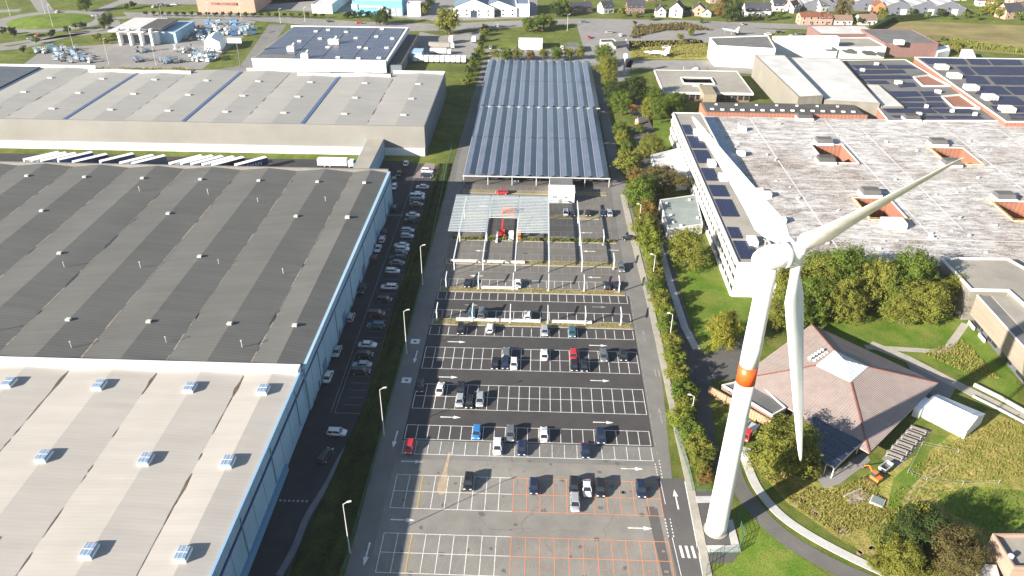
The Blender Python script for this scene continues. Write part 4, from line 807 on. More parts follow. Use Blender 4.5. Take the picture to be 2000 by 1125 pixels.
# annexe and brown garden wall behind the tower
an = flat('restaurant_annexe', 'low grey roofed annexe between the turbine tower and the restaurant', [(73.5,151.4),(81.5,154.5),(86.7,143.4),(82.8,140.5)], 3.2, brick_brown, roofgrey, .3, parm=white2)
gw = thing('garden_wall', 'tan brick wall enclosing the bin yard behind the turbine', 'wall', (77.1,146.3)); p, q = (70.7,151.8), (82.6,139.7)
b = B(); nb = 24
for k in range(nb):
    u, v = (k+.04)/nb, (k+.96)/nb; d = Vector((q[0]-p[0], q[1]-p[1])); a = atan2(d.y, d.x); wp(B().box(p[0]+d.x*(u+v)/2, p[1]+d.y*(u+v)/2, 0, d.length*(v-u), .35, 2.5, a).build('wall_panel', mat('tan_brick', (.32, .215, .135), (.27, .185, .12), s=.8, fine=.15)), gw)
# lorry with red cab by the wall, open car with red stripes
def tent(label, poly, h, hr):
    t = thing('marquee', label, 'marquee', (*cen(poly), 0)); p = [Vector((*v, 0)) for v in poly]; up = Vector((0, 0, h)); m1 = (p[0]+p[1])/2+Vector((0, 0, hr)); m2 = (p[2]+p[3])/2+Vector((0, 0, hr))
    fab = plain('white_tent_fabric', (.70, .71, .73), .6); T = [v+up for v in p]; ov = [v+(v-(p[0]+p[2])/2).normalized()*.25-Vector((0, 0, .05)) for v in T]
    wp(B().add([ov[0], m1, m2, ov[3]], [(0, 1, 2, 3)]).build('roof_slope', fab), t); wp(B().add([ov[1], ov[2], m2, m1], [(0, 1, 2, 3)]).build('roof_slope', fab), t)
    for i in range(4):
        j = (i+1) % 4; b = B(); f = [p[i], p[j], T[j], T[i]]; g = [(0, 1, 2, 3)]
        if i % 2 == 0: f.append(m1 if i == 0 else m2); g = [(0, 1, 2, 4, 3)]
        wp(b.add(f, g).build('side_wall', fab), t)
    return t
tm = tent('big white marquee tent beside the restaurant terrace', [(118.8,145.9),(124.2,150.2),(131.9,143.6),(125.5,138.1)], 2.9, 4.3)
a, c = Vector((*(119,145.2), 0)), Vector((*(125.5,138.1), 0))
for k in (.15, .35, .75): q = a.lerp(c, k); wp(B().box(q.x-.1, q.y-.2, .2, 1.2, .1, 1.7, atan2(c.y-a.y, c.x-a.x)).build('tent_window', plain('clear_vinyl', (.35, .30, .24), .2)), tm)
tent('small white porch tent joined to the end of the big marquee', [(116.9,145.8),(120.9,149.7),(121.8,148.6),(118.1,144.8)], 2.5, 3.0)
# picnic tables on a slab
struct(B().prism([(104.7,130.9),(115.4,142.5),(119.2,140.5),(107.5,128.5)], 0, .08).build('picnic_slab', asph_far))
wood = mat('weathered_wood', (.33, .29, .25), (.27, .24, .21), s=2)
for i in range(6):
    u = i/5; x, y = (107.5,131.5); x2, y2 = (116.1,140.2); t = thing('picnic_table', f'picnic table with fixed benches on the garden slab, {nth(i)} from the digger', 'picnic table', (x+(x2-x)*u, y+(y2-y)*u, .08), radians(-32), 'picnic tables on the slab')
    for k in range(3): B().box(0, -.3+k*.3, .74, 3.4, .27, .05).build('top_board', wood, t)
    for s in (-.8, .8): B().box(0, s, .44, 3.4, .32, .05).build('bench', wood, t)
    for s in (-1.5, 1.5): B().bar((s, -.8, 0), (s, .2, .74), .1).bar((s, .8, 0), (s, -.2, .74), .1).bar((s, -.8, .4), (s, .8, .4), .09).build('leg', plain('pale_frame', (.55, .55, .54), .6), t)
# orange digger, container, hatch and rail
dg = thing('digger', 'small orange digger working in the long grass below the picnic tables', 'digger', (*(100.8,124.3), 0), radians(35), None, .85); 
for s in (-.9, .9): B().box(s, 0, 0, .45, 2.8, .6).build('track', rubber, dg)
B().box(0, -.2, .6, 1.9, 2.3, .9).build('body', orangep, dg); B().box(-.4, .3, 1.5, 1.0, 1.2, 1.2).build('cab', glass_b, dg); B().box(-.4, .3, 2.7, 1.1, 1.3, .1).build('cab_roof', orangep, dg)
B().bar((.3, .9, 1.2), (.6, 2.6, 2.6), .28).build('boom', orangep, dg); B().bar((.6, 2.6, 2.6), (.9, 4.0, 1.1), .22).build('dipper', orangep, dg); B().box(.9, 4.1, .5, .8, .6, .6).build('bucket', steel_dk, dg)
ct = thing('tipping_trailer', 'grey and white tipping trailer beside the orange digger', 'trailer', (*(104.1,127.5), 0), radians(-50)); wheelset(ct, (-.8, .8), (-.5, .5), .35); B().box(0, 0, .5, 1.6, 3.2, .2).build('chassis', steel_dk, ct); b = B().box(0, 1.55, .7, 1.6, .1, .7).box(0, -1.55, .7, 1.6, .1, .7).box(-.75, 0, .7, .1, 3.0, .7).box(.75, 0, .7, .1, 3.0, .7); b.build('tub', white2, ct); B().bar((0, 1.6, .6), (0, 3.2, .4), .12).build('drawbar', steel, ct)
hx = thing('cellar_hatch', 'grey-green square hatch frame lying in the long grass', 'hatch', (*(99.1,118.1), 0), radians(-35)); B().box(0, 0, 0, 2.6, 2.6, .35).build('curb', white2, hx); B().box(0, 0, .35, 2.2, 2.2, .1).build('lid', plain('grey_green_lid', (.18, .21, .19), .5), hx)
rr = thing('ruined_slab', 'broken concrete slab with low kerb next to the grey-green hatch', 'slab', (*(95.5,119.1), 0), radians(28)); B().box(0, 0, 0, 5, 2.4, .15).build('slab', mat('broken_concrete', (.35, .29, .26), (.25, .2, .17), s=1.2, fine=.25), rr); B().box(0, 1.3, 0, 5, .25, .5).build('kerb', concrete, rr)
fe = thing('wire_fence', 'thin white wire fence crossing the garden beside the long grass', 'fence', (*(111.9,127.5), 0)); pts = [(122.1,133.4),(115.1,135.6),(108.5,126.6),(111.5,124.4),(118.7,123.6),(126.5,124.3)]
for i, p in enumerate(pts): wp(B().bar((*p, 0), (*p, 1.2), .06).build('post', steel), fe)
for i in range(len(pts)-1):
    for z in (.5, 1.1): wp(B().bar((*pts[i], z), (*pts[i+1], z), .02).build('rail', steel), fe)
gl_ = thing('low_wall', 'long pale low wall along the garden path on the right', 'wall', (*(139.4,150.9), 0)); wp(B().prism(ribbon([(136.8,157.9),(140.6,153.2),(144.6,147)], .5), 0, .9).build('wall', conc_white), gl_); wp(B().prism(ribbon([(134.6,153.6),(138.5,149),(142.7,143.3)], .4), 0, .5).build('edging', conc_white), gl_)
# corner building bottom right
cb = flat('brick_house', 'pinkish brick flat-roofed house cut off by the bottom right corner', [(114.1,105),(124,105.4),(122.9,97.4),(114.2,97.4)], 5.5, mat('pink_ribbed_brick', (.36, .25, .19), (.30, .21, .165), s=.5, aniso=(.3, .3, 3)), roofbeige, .8)
wp(B().cyl(*(114.8,99.7), 5.5, 6.5, .5, n=10).build('roof_fan', white2), cb)
cb2 = flat('brick_house', 'white roofed porch block beside the corner brick house', [(109.9,100.5),(113.7,100.6),(112.1,94.3),(107.8,94.1)], 2.8, brick_brown, roofwhite, .2, parm=white2)
# tents and kiosk huts beside the office wing
flat('garden_hut', 'white flat-roofed hut against the office wing, behind the round tree', [(73.2,297.3),(86.5,306.4),(84.5,273.8),(80,272.6),(82,276.1),(73.4,275.6)], 4.2, white, roofwhite, .2)
fh = flat('garden_hut', 'grey-green felt roofed hut against the office wing', [(71.7,255.9),(85.3,260.9),(83.6,237),(71.5,232.7)], 3.8, render_w, mat('grey_green_felt', (.24, .27, .255), (.20, .225, .215), s=.3), .2, parm=white2)
for (x, y) in [(73.6,252.6),(73.8,243.1),(73.7,237.7),(76.1,235.5),(82,256),(82.5,241.6)]: wp(B().box(x, y, 3.7, .7, .7, .6).build('roof_vent', white), fh)
# bin-yard lorries behind the tower
def lorry(label, loc, rot, cabm, bedm, L=6.5, box=True, group=None, name='lorry', h=2.5):
    t = thing(name, label, 'lorry', (*loc, 0), rot, group); wheelset(t, (-1.0, 1.0), (-L*.3, -L*.15, L*.4), .48); B().box(0, -.2, .55, 2.0, L, .35).build('chassis', steel_dk, t)
    c = B().box(0, L*.5-.75, .75, 2.4, 2.0, 2.2).build('cab', cabm, t); B().box(0, L*.5+.27, 1.7, 2.1, .06, .9).build('windscreen', glass, c); 
    for s in (-.85, .85): B().box(s, L*.5+.27, .95, .4, .06, .25).build('headlight', white, c)
    if box: B().box(0, -1.15, .95, 2.5, L-2.5, h).build('cargo_box', bedm, t)
    else:
        B().box(0, -1.15, .95, 2.4, L-2.5, .15).build('flat_bed', bedm, t)
        for s in (-1.15, 1.15): B().box(s, -1.15, 1.1, .1, L-2.5, .45).build('side_board', bedm, t)
    return t
lorry('red and white flatbed lorry parked behind the turbine tower', (77.3,137.7), radians(145), redp, steel, 6.5, False)
sh = thing('meter_cabinet', 'grey metal meter cabinet just right of the turbine tower foot', 'cabinet', (74.7,130.1), radians(-20)); B().box(0, 0, 0, 2.0, 1.6, 2.0).build('body', white2, sh); B().box(0, 0, 2.0, 2.2, 1.8, .12).build('lid', steel, sh); B().box(0, -.82, .2, .9, .05, 1.6).build('door', steel, sh)
# ------------------------------------------------------------------ cars (lofted bodies)
def car_meshes(L, Wd, H, hood, boot, kind):
    """side profile lofted across the width; returns the shared part meshes"""
    hw = Wd/2; zb = .28; belt = H*.62; n = 15; b = B()
    ys = [-L/2+L*i/(n-1) for i in range(n)]
    def top(y):
        u = (y+L/2)/L
        if u > 1-hood: return belt*(.80+.2*(1-u)/hood) if u < .97 else belt*.62
        if u < boot: return belt*(.93 if u > .04 else .75)
        return belt
    def half(y): u = abs(y)/(L/2); return hw*(1-.16*max(0, (u-.72)/.28)**1.6-.02*u)
    ring = []
    for y in ys:
        w, t = half(y), top(y); zl = zb+(.12 if abs(y) > L*.46 else 0)
        ring.append([(-w*.93, y, zl), (-w, y, zl+.14), (-w, y, t*.8), (-w*.93, y, t-.03), (-w*.6, y, t+.02), (w*.6, y, t+.02), (w*.93, y, t-.03), (w, y, t*.8), (w, y, zl+.14), (w*.93, y, zl)])
    k = 10
    for r in ring: b.v += r
    for j in range(n-1):
        for i in range(k): b.f.append((j*k+i, (j+1)*k+i, (j+1)*k+(i+1) % k, j*k+(i+1) % k)); b.mi.append(0)
    b.f += [tuple(range(k)), tuple(range((n-1)*k+k-1, (n-1)*k-1, -1))]; b.mi += [0, 0]
    body = b.mesh('body', MATS['car_white'], True)
    y0, y1 = -L/2+L*boot*.9, L/2-L*hood*.92; r0, r1 = y0+(.25 if kind != 'van' else .08)+(.35 if kind == 'sedan' else 0), y1-L*(.15 if kind != 'van' else .06); g = B()
    def rr(y, w, z, yi): return [(-w, y, z), (w, y, z)]
    lo = [(-hw*.90, y0, belt-.02), (hw*.90, y0, belt-.02), (hw*.92, y1, belt-.02), (-hw*.92, y1, belt-.02)]
    hi = [(-hw*.74, r0, H-.06), (hw*.74, r0, H-.06), (hw*.74, r1, H-.06), (-hw*.74, r1, H-.06)]
    g.add(lo+hi, [(0, 1, 5, 4), (1, 2, 6, 5), (2, 3, 7, 6), (3, 0, 4, 7), (4, 5, 6, 7)]); glassm = g.mesh('windows', glass)
    r = B(); e = .03; ins = .06
    r.add([(-hw*.76, r0-e, H-.07), (hw*.76, r0-e, H-.07), (hw*.76, r1+e, H-.07), (-hw*.76, r1+e, H-.07), (-hw*.66, r0+.12, H), (hw*.66, r0+.12, H), (hw*.66, r1-.12, H), (-hw*.66, r1-.12, H)], [(0, 1, 5, 4), (1, 2, 6, 5), (2, 3, 7, 6), (3, 0, 4, 7), (4, 5, 6, 7)])
    for sx in (-1, 1):
        for (p, q) in ((lo[0] if sx < 0 else lo[1], hi[0] if sx < 0 else hi[1]), (lo[3] if sx < 0 else lo[2], hi[3] if sx < 0 else hi[2])): r.bar(p, q, .09, .09)
        ym = (r0+r1)/2-.1; r.bar((sx*hw*.915, ym, belt), (sx*hw*.745, ym, H-.07), .08, .06)
    roofm = r.mesh('roof_panel', MATS['car_white'], False)
    wr = .33 if kind != 'van' else .36
    wheel = B().lathe([(-.11, wr*.75), (-.10, wr), (.10, wr), (.11, wr*.75)], 12, Matrix.Rotation(pi/2, 4, 'Y')).mesh('wheel', rubber)
    rim = B().lathe([(-.125, wr*.3), (-.12, wr*.6), (.12, wr*.6), (.125, wr*.3)], 10, Matrix.Rotation(pi/2, 4, 'Y')).mesh('rim', steel)
    hl = B().box(0, 0, 0, .38, .16, .16).mesh('headlight', plain('headlight_glass', (.75, .75, .72), .2)); tl_ = B().box(0, 0, 0, .26, .14, .24).mesh('taillight', plain('taillight_red', (.4, .02, .02), .3))
    mir = B().box(0, 0, 0, .2, .12, .14).mesh('mirror', rubber)
    return dict(body=body, glass=glassm, roof=roofm, wheel=wheel, rim=rim, hl=hl, tl=tl_, mir=mir, L=L, hw=hw, wr=wr, belt=belt, y1=y1)
CARC = dict(white=(.68, .68, .67), silver=(.42, .43, .44), grey=(.16, .17, .18), black=(.012, .012, .014), navy=(.018, .028, .07), blue=(.03, .16, .40), red=(.42, .02, .025), maroon=(.10, .01, .014), teal=(.04, .14, .18), brown=(.08, .05, .04))
for k, c in CARC.items():
    m, nt, N, L, P = newmat('car_'+k); L.new(mix(nt, rmp(nt, noise(nt, pos(nt), 2), .3, .7), tuple(x*.94 for x in c), c), P.inputs['Base Color']); P.inputs['Roughness'].default_value = .28; P.inputs['Coat Weight'].default_value = .6; P.inputs['Metallic'].default_value = .35 if k in ('silver', 'grey', 'navy', 'teal') else 0; MATS['car_'+k] = m
CM = dict(hatchback=car_meshes(4.1, 1.78, 1.48, .24, .02, 'hatch'), saloon=car_meshes(4.6, 1.8, 1.44, .25, .17, 'sedan'), suv=car_meshes(4.45, 1.86, 1.68, .24, .02, 'suv'), estate=car_meshes(4.65, 1.82, 1.5, .24, .02, 'hatch'), van=car_meshes(5.0, 1.95, 2.1, .17, .005, 'van'))
CS = 1.06
def car(x, y, rot, kind, colr, label, group, z=.03):
    k = CM[kind]; t = thing('parked_car' if kind != 'van' else 'parked_van', label, 'car' if kind != 'van' else 'van', (x, y, z), rot+rnd(-.03, .03), group, CS); pm = MATS['car_'+colr]
    setmat(ob('body', k['body'], t), pm); ob('windows', k['glass'], t); setmat(ob('roof_panel', k['roof'], t), pm)
    for sx in (-1, 1):
        for yy in (-k['L']*.31, k['L']*.32): w = ob('wheel', k['wheel'], t, (sx*(k['hw']-.1), yy, k['wr'])); ob('rim', k['rim'], w)
        ob('headlight', k['hl'], t, (sx*k['hw']*.62, k['L']/2-.14, k['belt']*.62)); ob('taillight', k['tl'], t, (sx*k['hw']*.74, -k['L']/2+.06, k['belt']*.72)); ob('mirror', k['mir'], t, (sx*(k['hw']+.04), k['y1']-.25, k['belt']))
    return t
def rowcars(desc, group, items, rot0=0, z=.03):
    for i, (xy, kind, colr, flip) in enumerate(items): car(*xy, rot0+(pi if flip else 0), kind, colr, f'{colr} {kind} {desc}, {nth(i)} from left', group, z)
G0 = 'cars on the marked parking lot'
def rc_(desc, pts, specs, rot0=0, z=.03, group=G0):
    it = [(p, *s) for p, s in zip(pts, specs)]; it.sort(key=lambda q: q[0][0]); rowcars(desc, group, it, rot0, z)
H_, S_, U_, E_ = 'hatchback', 'saloon', 'suv', 'estate'
rc_('in the upper half of the orange and white bay row', [(15.3,119.5),(28.9,118.8),(37.2,119.2),(39.9,118.9),(42.6,118.8),(51,118.9)], [(U_, 'black', 1), (H_, 'navy', 1), (U_, 'black', 1), (S_, 'white', 1), (U_, 'black', 1), (U_, 'navy', 1)])
rc_('in the lower half of the orange and white bay row', [(37.3,114.7)], [(E_, 'silver', 1)])
rc_('on the pale strip of bays below the dark asphalt', [(1.5,129.6),(20.8,130.4),(26.1,130.1),(40,130.1)], [(H_, 'red', 1), (E_, 'white', 1), (H_, 'navy', 1), (S_, 'navy', 1)])
rc_('in the nearest row on dark asphalt', [(15.9,134.9),(23.5,134.7),(31,135),(43.6,134.7)], [(H_, 'blue', 1), (U_, 'grey', 1), (S_, 'white', 0), (U_, 'navy', 1)])
rc_('in the upper half of the second dark bay row', [(1,150.9),(5.9,150.3),(10.9,150.1)], [(H_, 'black', 1), (S_, 'white', 0), (U_, 'black', 1)])
rc_('in the lower half of the second dark bay row', [(11.1,145.9),(13.4,145.4),(15.8,146.5)], [(H_, 'silver', 1), (H_, 'black', 1), (E_, 'silver', 1)])
rc_('in the upper half of the third dark bay row', [(21.3,165.6),(31.1,165.4),(38.6,165.5),(46.3,165.4),(51.3,165.8)], [(U_, 'grey', 0), (S_, 'white', 0), (H_, 'red', 1), (U_, 'grey', 1), (H_, 'black', 1)])
rc_('in the lower half of the third dark bay row', [(18.6,160.8),(21.2,161),(23.4,161),(38.6,160.9),(41.1,160.8)], [(H_, 'black', 1), (H_, 'navy', 1), (H_, 'white', 1), (H_, 'black', 1), (H_, 'black', 1)])
rc_('just below the nearest planted island', [(8.5,176.1),(16.4,177),(31.2,176.2),(38.6,176)], [(U_, 'black', 1), (H_, 'white', 0), (H_, 'silver', 1), (H_, 'teal', 1)])
rc_('just above the nearest planted island', [(11,183.9),(13.7,183.8),(26.4,183.8)], [(H_, 'teal', 1), ('van', 'grey', 0), (H_, 'white', 0)])
rc_('beside the farther row of carport posts', [(8.3,200.6),(23.3,201),(49.5,201),(52.2,201.1)], [(S_, 'black', 1), (S_, 'white', 1), (U_, 'black', 0), (S_, 'black', 1)])
rc_('on the worn bays between frame and hut', [(38.6,250.1),(40.9,249.8),(46.3,250.5),(51.6,250.3),(53.9,250.4)], [(H_, 'white', 1), (H_, 'black', 1), (S_, 'black', 1), (H_, 'navy', 1), (H_, 'silver', 1)])
rc_('under the front edge of the solar carport', [(28.9,280.4),(20.7,279)], [(H_, 'black', 1), (H_, 'navy', 1)])
car(*(54.7,212), pi, E_, 'grey', 'grey estate waiting at the end of the lot beside the right-hand road', G0)
car(*(59,232), pi/2, S_, 'black', 'black saloon driving across the right-hand road beside the hedge', G0)
car(*(15.4,266.4), pi/2, U_, 'red', 'red suv by itself on the verge in front of the white hut', G0)
G1 = 'cars in the shaded yard beside the warehouse'
R1_ = [(-14.3,270),(-15,263.5),(-14.9,260.3),(-15.2,257.2),(-14.5,254.7),(-14.5,245.9),(-14.6,241.8),(-14.5,234.1),(-14.1,230),(-14.9,223.5),(-14.2,221),(-14.4,218),(-14.8,215.2),(-14.6,212),(-15,206.8),(-14.5,197.4),(-14.6,190.3),(-15.6,182.7),(-14.6,177.1),(-15.2,167.9),(-15,163.5),(-14.9,159.1),(-14.7,156.4),(-15.5,133.7)]
C1_ = 'white white white black grey white black silver silver white white black black grey white white black maroon teal white black silver black white'.split()
K1_ = [S_, S_, 'van', H_, S_, S_, H_, H_, H_, S_, H_, H_, E_, S_, H_, E_, H_, U_, E_, S_, H_, S_, E_, H_]
for i, (p, c, k) in enumerate(zip(R1_, C1_, K1_)): car(p[0], p[1], -pi/2 if i % 3 else pi/2, k, c, f'{c} {k} nosed against the grass bank, {nth(len(R1_)-1-i)} from the near end', G1)
R2_ = [(-25.1,282.2),(-26,276.6),(-24.8,269.5),(-21.8,251.3),(-22.2,231.5),(-21.9,227.4),(-22.1,221),(-22.1,214.6),(-22.2,195.6),(-22.3,180.6),(-22.5,164.6),(-22.3,153.9)]
C2_ = 'black black white black black white white maroon black silver silver white'.split(); K2_ = [S_, H_, H_, H_, H_, H_, S_, H_, U_, H_, S_, S_]
for i, (p, c, k) in enumerate(zip(R2_, C2_, K2_)): car(min(p[0], -21.8) if i > 3 else p[0], p[1], 0 if i % 2 else pi, k, c, f'{c} {k} along the foot of the blue warehouse wall, {nth(len(R2_)-1-i)} from the near end', G1)
car(*(-16.3,126.1), -.25, E_, 'black', 'black estate parked beside the curved kerb at the near end of the yard', G1)
car(*(-23.9,292.7), 0, S_, 'white', 'white saloon driving out of the yard below the far warehouse', G1)
car(*(-14.4,285.3), -pi/2, U_, 'white', 'white suv on the sunlit paved patch at the end of the yard', G1); car(*(-14,280.7), -pi/2, E_, 'navy', 'navy estate beside the white suv on the sunlit patch', G1)
struct(B().sheet([(-16.3,295),(-12.3,294.2),(-12.3,279.7),(-19.6,279.3)], .05).build('brick_paving', mat('pink_paving', (.24, .19, .165), (.20, .16, .14), s=1)))
b = B(); x = -18.7
b.line((x, 141), (x, 285), .12, .05); b.line((x+.9, 141), (x+.9, 165), .12, .05); b.line((x+.9, 141), (-11.9, 141), .12, .05)
for k in range(50): b.line((x+2.4, 144+k*2.8), (-12.2, 144+k*2.8), .09, .05)
for k in range(7): b.line((x-4+k*.7, 246), (x-4+k*.7, 247.4), .35, .05); b.line((-22.8+k*.9, 113.4), (-22.3+k*.9, 113.4), .5, .05)
struct(b.build('yard_lines', mat('dull_paint_line', (.30, .30, .30), (.16, .16, .16), s=.7)))
struct(B().prism(ribbon(smooth_path([(-10.9,134.5),(-12.9,126.9),(-14.1,118.4),(-16,109.3),(-16.4,101.6),(-17.5,95.1)]), 1.3), 0, .13).build('kerb_path', mat('grey_kerb', (.17, .17, .18))))
# ------------------------------------------------------------------ lorry trailers behind the dark roof
Tn = plain('trailer_navy', (.018, .035, .12), .4); Tw = plain('trailer_white', (.68, .68, .68), .45); Tb = plain('trailer_blue', (.04, .12, .36), .4); Tk = plain('trailer_black', (.015, .014, .02), .4); Tg = plain('trailer_slate', (.10, .15, .20), .4)
ta = [(-170.5,280.3),(-167.3,279.9),(-163.3,279.6),(-157.4,281),(-150.6,279.2),(-140.5,280.3),(-132,279.1),(-127.3,278.9),(-112.9,279.6),(-108.6,279.8),(-104.5,279.5),(-100,279.2),(-96.1,278.9),(-87.3,279.4)]
tcol = [Tw, Tw, Tg, Tb, Tn, Tn, Tw, Tg, Tw, Tb, Tg, Tw, Tk, Tn]; tn_ = 'white,white,slate,mid blue,navy,navy,white,slate,white,mid blue,slate,white,black,navy'.split(',')
trl = B().box(0, 0, 4.0, 2.5, 12.6, .06).mesh('roof_sheet', Tw); 
for i, ((x, y), m) in enumerate(zip(ta, tcol)):
    a = radians(-46); t = thing('lorry_trailer', f'{tn_[i]} sided box trailer behind the dark roof, {nth(i)} trailer from the left', 'trailer', (x-sin(a)*6.3, y+cos(a)*6.3, .04), a, 'box trailers lined up behind the dark roof')
    B().box(0, 0, 1.2, 2.5, 12.6, 2.78).build('cargo_box', m, t); ob('roof_sheet', trl, t); B().box(0, 0, .85, 1.4, 12, .34).build('chassis', steel_dk, t); B().box(0, -6.33, 1.3, 2.4, .06, 2.6).build('rear_doors', Tw, t)
    for yy in (-4.6, -3.3, -2.0):
        for s in (-1, 1): B().lathe([(-.15, .5), (.15, .5)], 12, Matrix.Rotation(pi/2, 4, 'Y')).build('wheel', rubber, t, loc=(s*1.05, yy, .5))
    for s in (-.8, .8): B().box(s, 4, 0, .15, .2, .9).build('landing_leg', steel, t)
    if i == 13:
        cu = bpy.data.curves.new('lettering', 'FONT'); cu.body = 'LEMAN'; cu.size = 2.3; cu.extrude = .02; cu.align_x = 'CENTER'; tmp = bpy.data.objects.new('lettering', cu); COL.objects.link(tmp); bpy.context.view_layer.update(); me = bpy.data.meshes.new_from_object(tmp.evaluated_get(bpy.context.evaluated_depsgraph_get())); bpy.data.objects.remove(tmp); me.materials.clear(); me.materials.append(Tw); o = ob('lettering', me, t, (1.29, 0, 1.7)); o.rotation_euler = (pi/2, 0, pi/2)
lorry('white rigid lorry parked between the dark roof and the link building', (-51.3,289.3), -pi/2, white, white, 14)
# ------------------------------------------------------------------ street lamps
def lamp(label, x, y, h, a=0, arm=.8, z=0, group='tall street lamps'):
    t = thing('street_lamp', label, 'street lamp', (x, y, z), a, group); B().cyl(0, 0, 0, .5, .22, .18, n=8).build('base', steel, t); B().cyl(0, 0, .5, h, .12, .07, n=8).build('pole', plain('lamp_pole_grey', (.52, .52, .50), .5), t)
    B().bar((0, 0, h-.05), (arm, 0, h+.35), .1).build('arm', MATS['lamp_pole_grey'], t); B().box(arm+.3, 0, h+.25, .8, .32, .16).build('lamp_head', white, t)
for i, (x, y) in enumerate(((-5.6, 100.8), (-4.9, 133.9), (-4.5, 165.3), (-5, 200))): lamp(f'tall lamp on the fence line left of the lot, {nth(i)} from the near edge', x, y, 12.9, radians(20))
for i, (x, y, h) in enumerate(((64.8, 141.4, 7.5), (64.1, 172.6, 9.3), (63.5, 205, 9), (63, 240, 9))): lamp(f'lamp among the right-hand hedge, {nth(i)} from the turbine', x, y, h, radians(170))
for i, ((x, y), h) in enumerate(zip([(-243.4,457),(-209,428.2),(-182.5,427.8),(-285.2,511),(-190,528.8),(-167.7,527.3),(-312.2,550.2),(-332.9,544),(-143.9,533.3),(-128.9,538.8),(-158.1,474.2),(45.9,523.8),(-221.6,529.7)], (13, 14, 14, 14, 13, 13, 12, 11, 9, 9, 11, 10, 11))): lamp(('slim mast lamp in the hire yard left of its tall neighbour', 'slim mast lamp in the middle of the hire yard', 'slim mast lamp at the lower edge of the hire yard', 'mast lamp on the roundabout lawn', 'mast lamp at the back row of blue machines, left one', 'mast lamp at the back row of blue machines, right one', 'mast lamp beyond the roundabout', 'mast lamp at far left beyond the roundabout', 'lamp along the main road behind the panelled roof, left one', 'lamp along the main road behind the panelled roof, right one', 'lamp beside the white hire-yard tent', 'lamp at the corner of the staff parking lawn', 'lamp behind the white showroom')[i], x, y, h)
# ------------------------------------------------------------------ fences
fm = plain('green_fence_wire', (.05, .13, .08), .6)
def fence(label, pts, step=2.6, h=1.7):
    t = thing('mesh_fence', label, 'fence', (*pts[0], 0)); pm = B().box(0, 0, 0, .1, .1, h+.1).mesh('post', fm)
    for i in range(len(pts)-1):
        p, q = Vector(pts[i]), Vector(pts[i+1]); n = max(1, round((q-p).length/step)); d = (q-p)/n; b = B(); a = atan2(d.y, d.x); l = d.length
        for z in (.08, .5, .9, 1.3, h): b.box(l/2, 0, z, l, .03, .04)
        for k in range(1, 8): b.box(l*k/8, 0, .08, .025, .02, h-.08)
        pn = b.mesh('fence_panel', fm)
        for k in range(n): c = p+d*k; wp(ob('post', pm, None, (c.x, c.y, 0), a), t); wp(ob('fence_panel', pn, None, (c.x, c.y, 0), a), t)
fence('long green mesh fence between the lane and the shaded grass bank', [(-6.0, 84), (-5.3, 140), (-5.4, 220), (-7.4, 290), (-7.8, 350), (-8, 420), (-6, 520)], 4.2)
fence('green mesh fence along the pavement left of the turbine', [(60.7,137.5),(61.8,124.6),(61.8,119.7),(65.2,119.6)], 2.6)
fence('green mesh fence around the lawn behind the turbine foot', [(60.8,98.3),(62.3,103),(67.7,103.6),(69.7,107.6),(69.6,112.5)], 2.6)
# ------------------------------------------------------------------ trees and shrubs
def leafmat(name, c1, c2):
    m, nt, N, L, P = newmat(name); f = rmp(nt, noise(nt, pos(nt), .8, 4, .7), .35, .65); f2 = rmp(nt, noise(nt, pos(nt), 6, 2), .3, .7)
    col = mix(nt, f, c1, c2); col = mix(nt, f2, mix(nt, 1.0, col, (.72, .75, .7), 'MULTIPLY'), mix(nt, 1.0, col, (1.25, 1.22, 1.2), 'MULTIPLY')); L.new(col, P.inputs['Base Color']); P.inputs['Roughness'].default_value = .75; P.inputs['Specular IOR Level'].default_value = .2
    tr = N.new('ShaderNodeBsdfTranslucent'); L.new(col, tr.inputs[0]); mx = N.new('ShaderNodeMixShader'); mx.inputs[0].default_value = .3; L.new(P.outputs[0], mx.inputs[1]); L.new(tr.outputs[0], mx.inputs[2]); L.new(mx.outputs[0], N['Material Output'].inputs[0]); MATS[name] = m; return m
LF = dict(green=leafmat('leaf_green', (.07, .115, .014), (.12, .155, .022)), olive=leafmat('leaf_olive', (.135, .152, .022), (.19, .185, .034)), dark=leafmat('leaf_dark', (.034, .058, .014), (.058, .080, .018)), yellow=leafmat('leaf_yellow', (.25, .225, .022), (.19, .19, .03)), rust=leafmat('leaf_rust', (.20, .115, .03), (.14, .11, .03)), brown=leafmat('leaf_brown', (.13, .10, .035), (.10, .09, .033)), lime=leafmat('leaf_lime', (.18, .20, .024), (.13, .165, .024)))
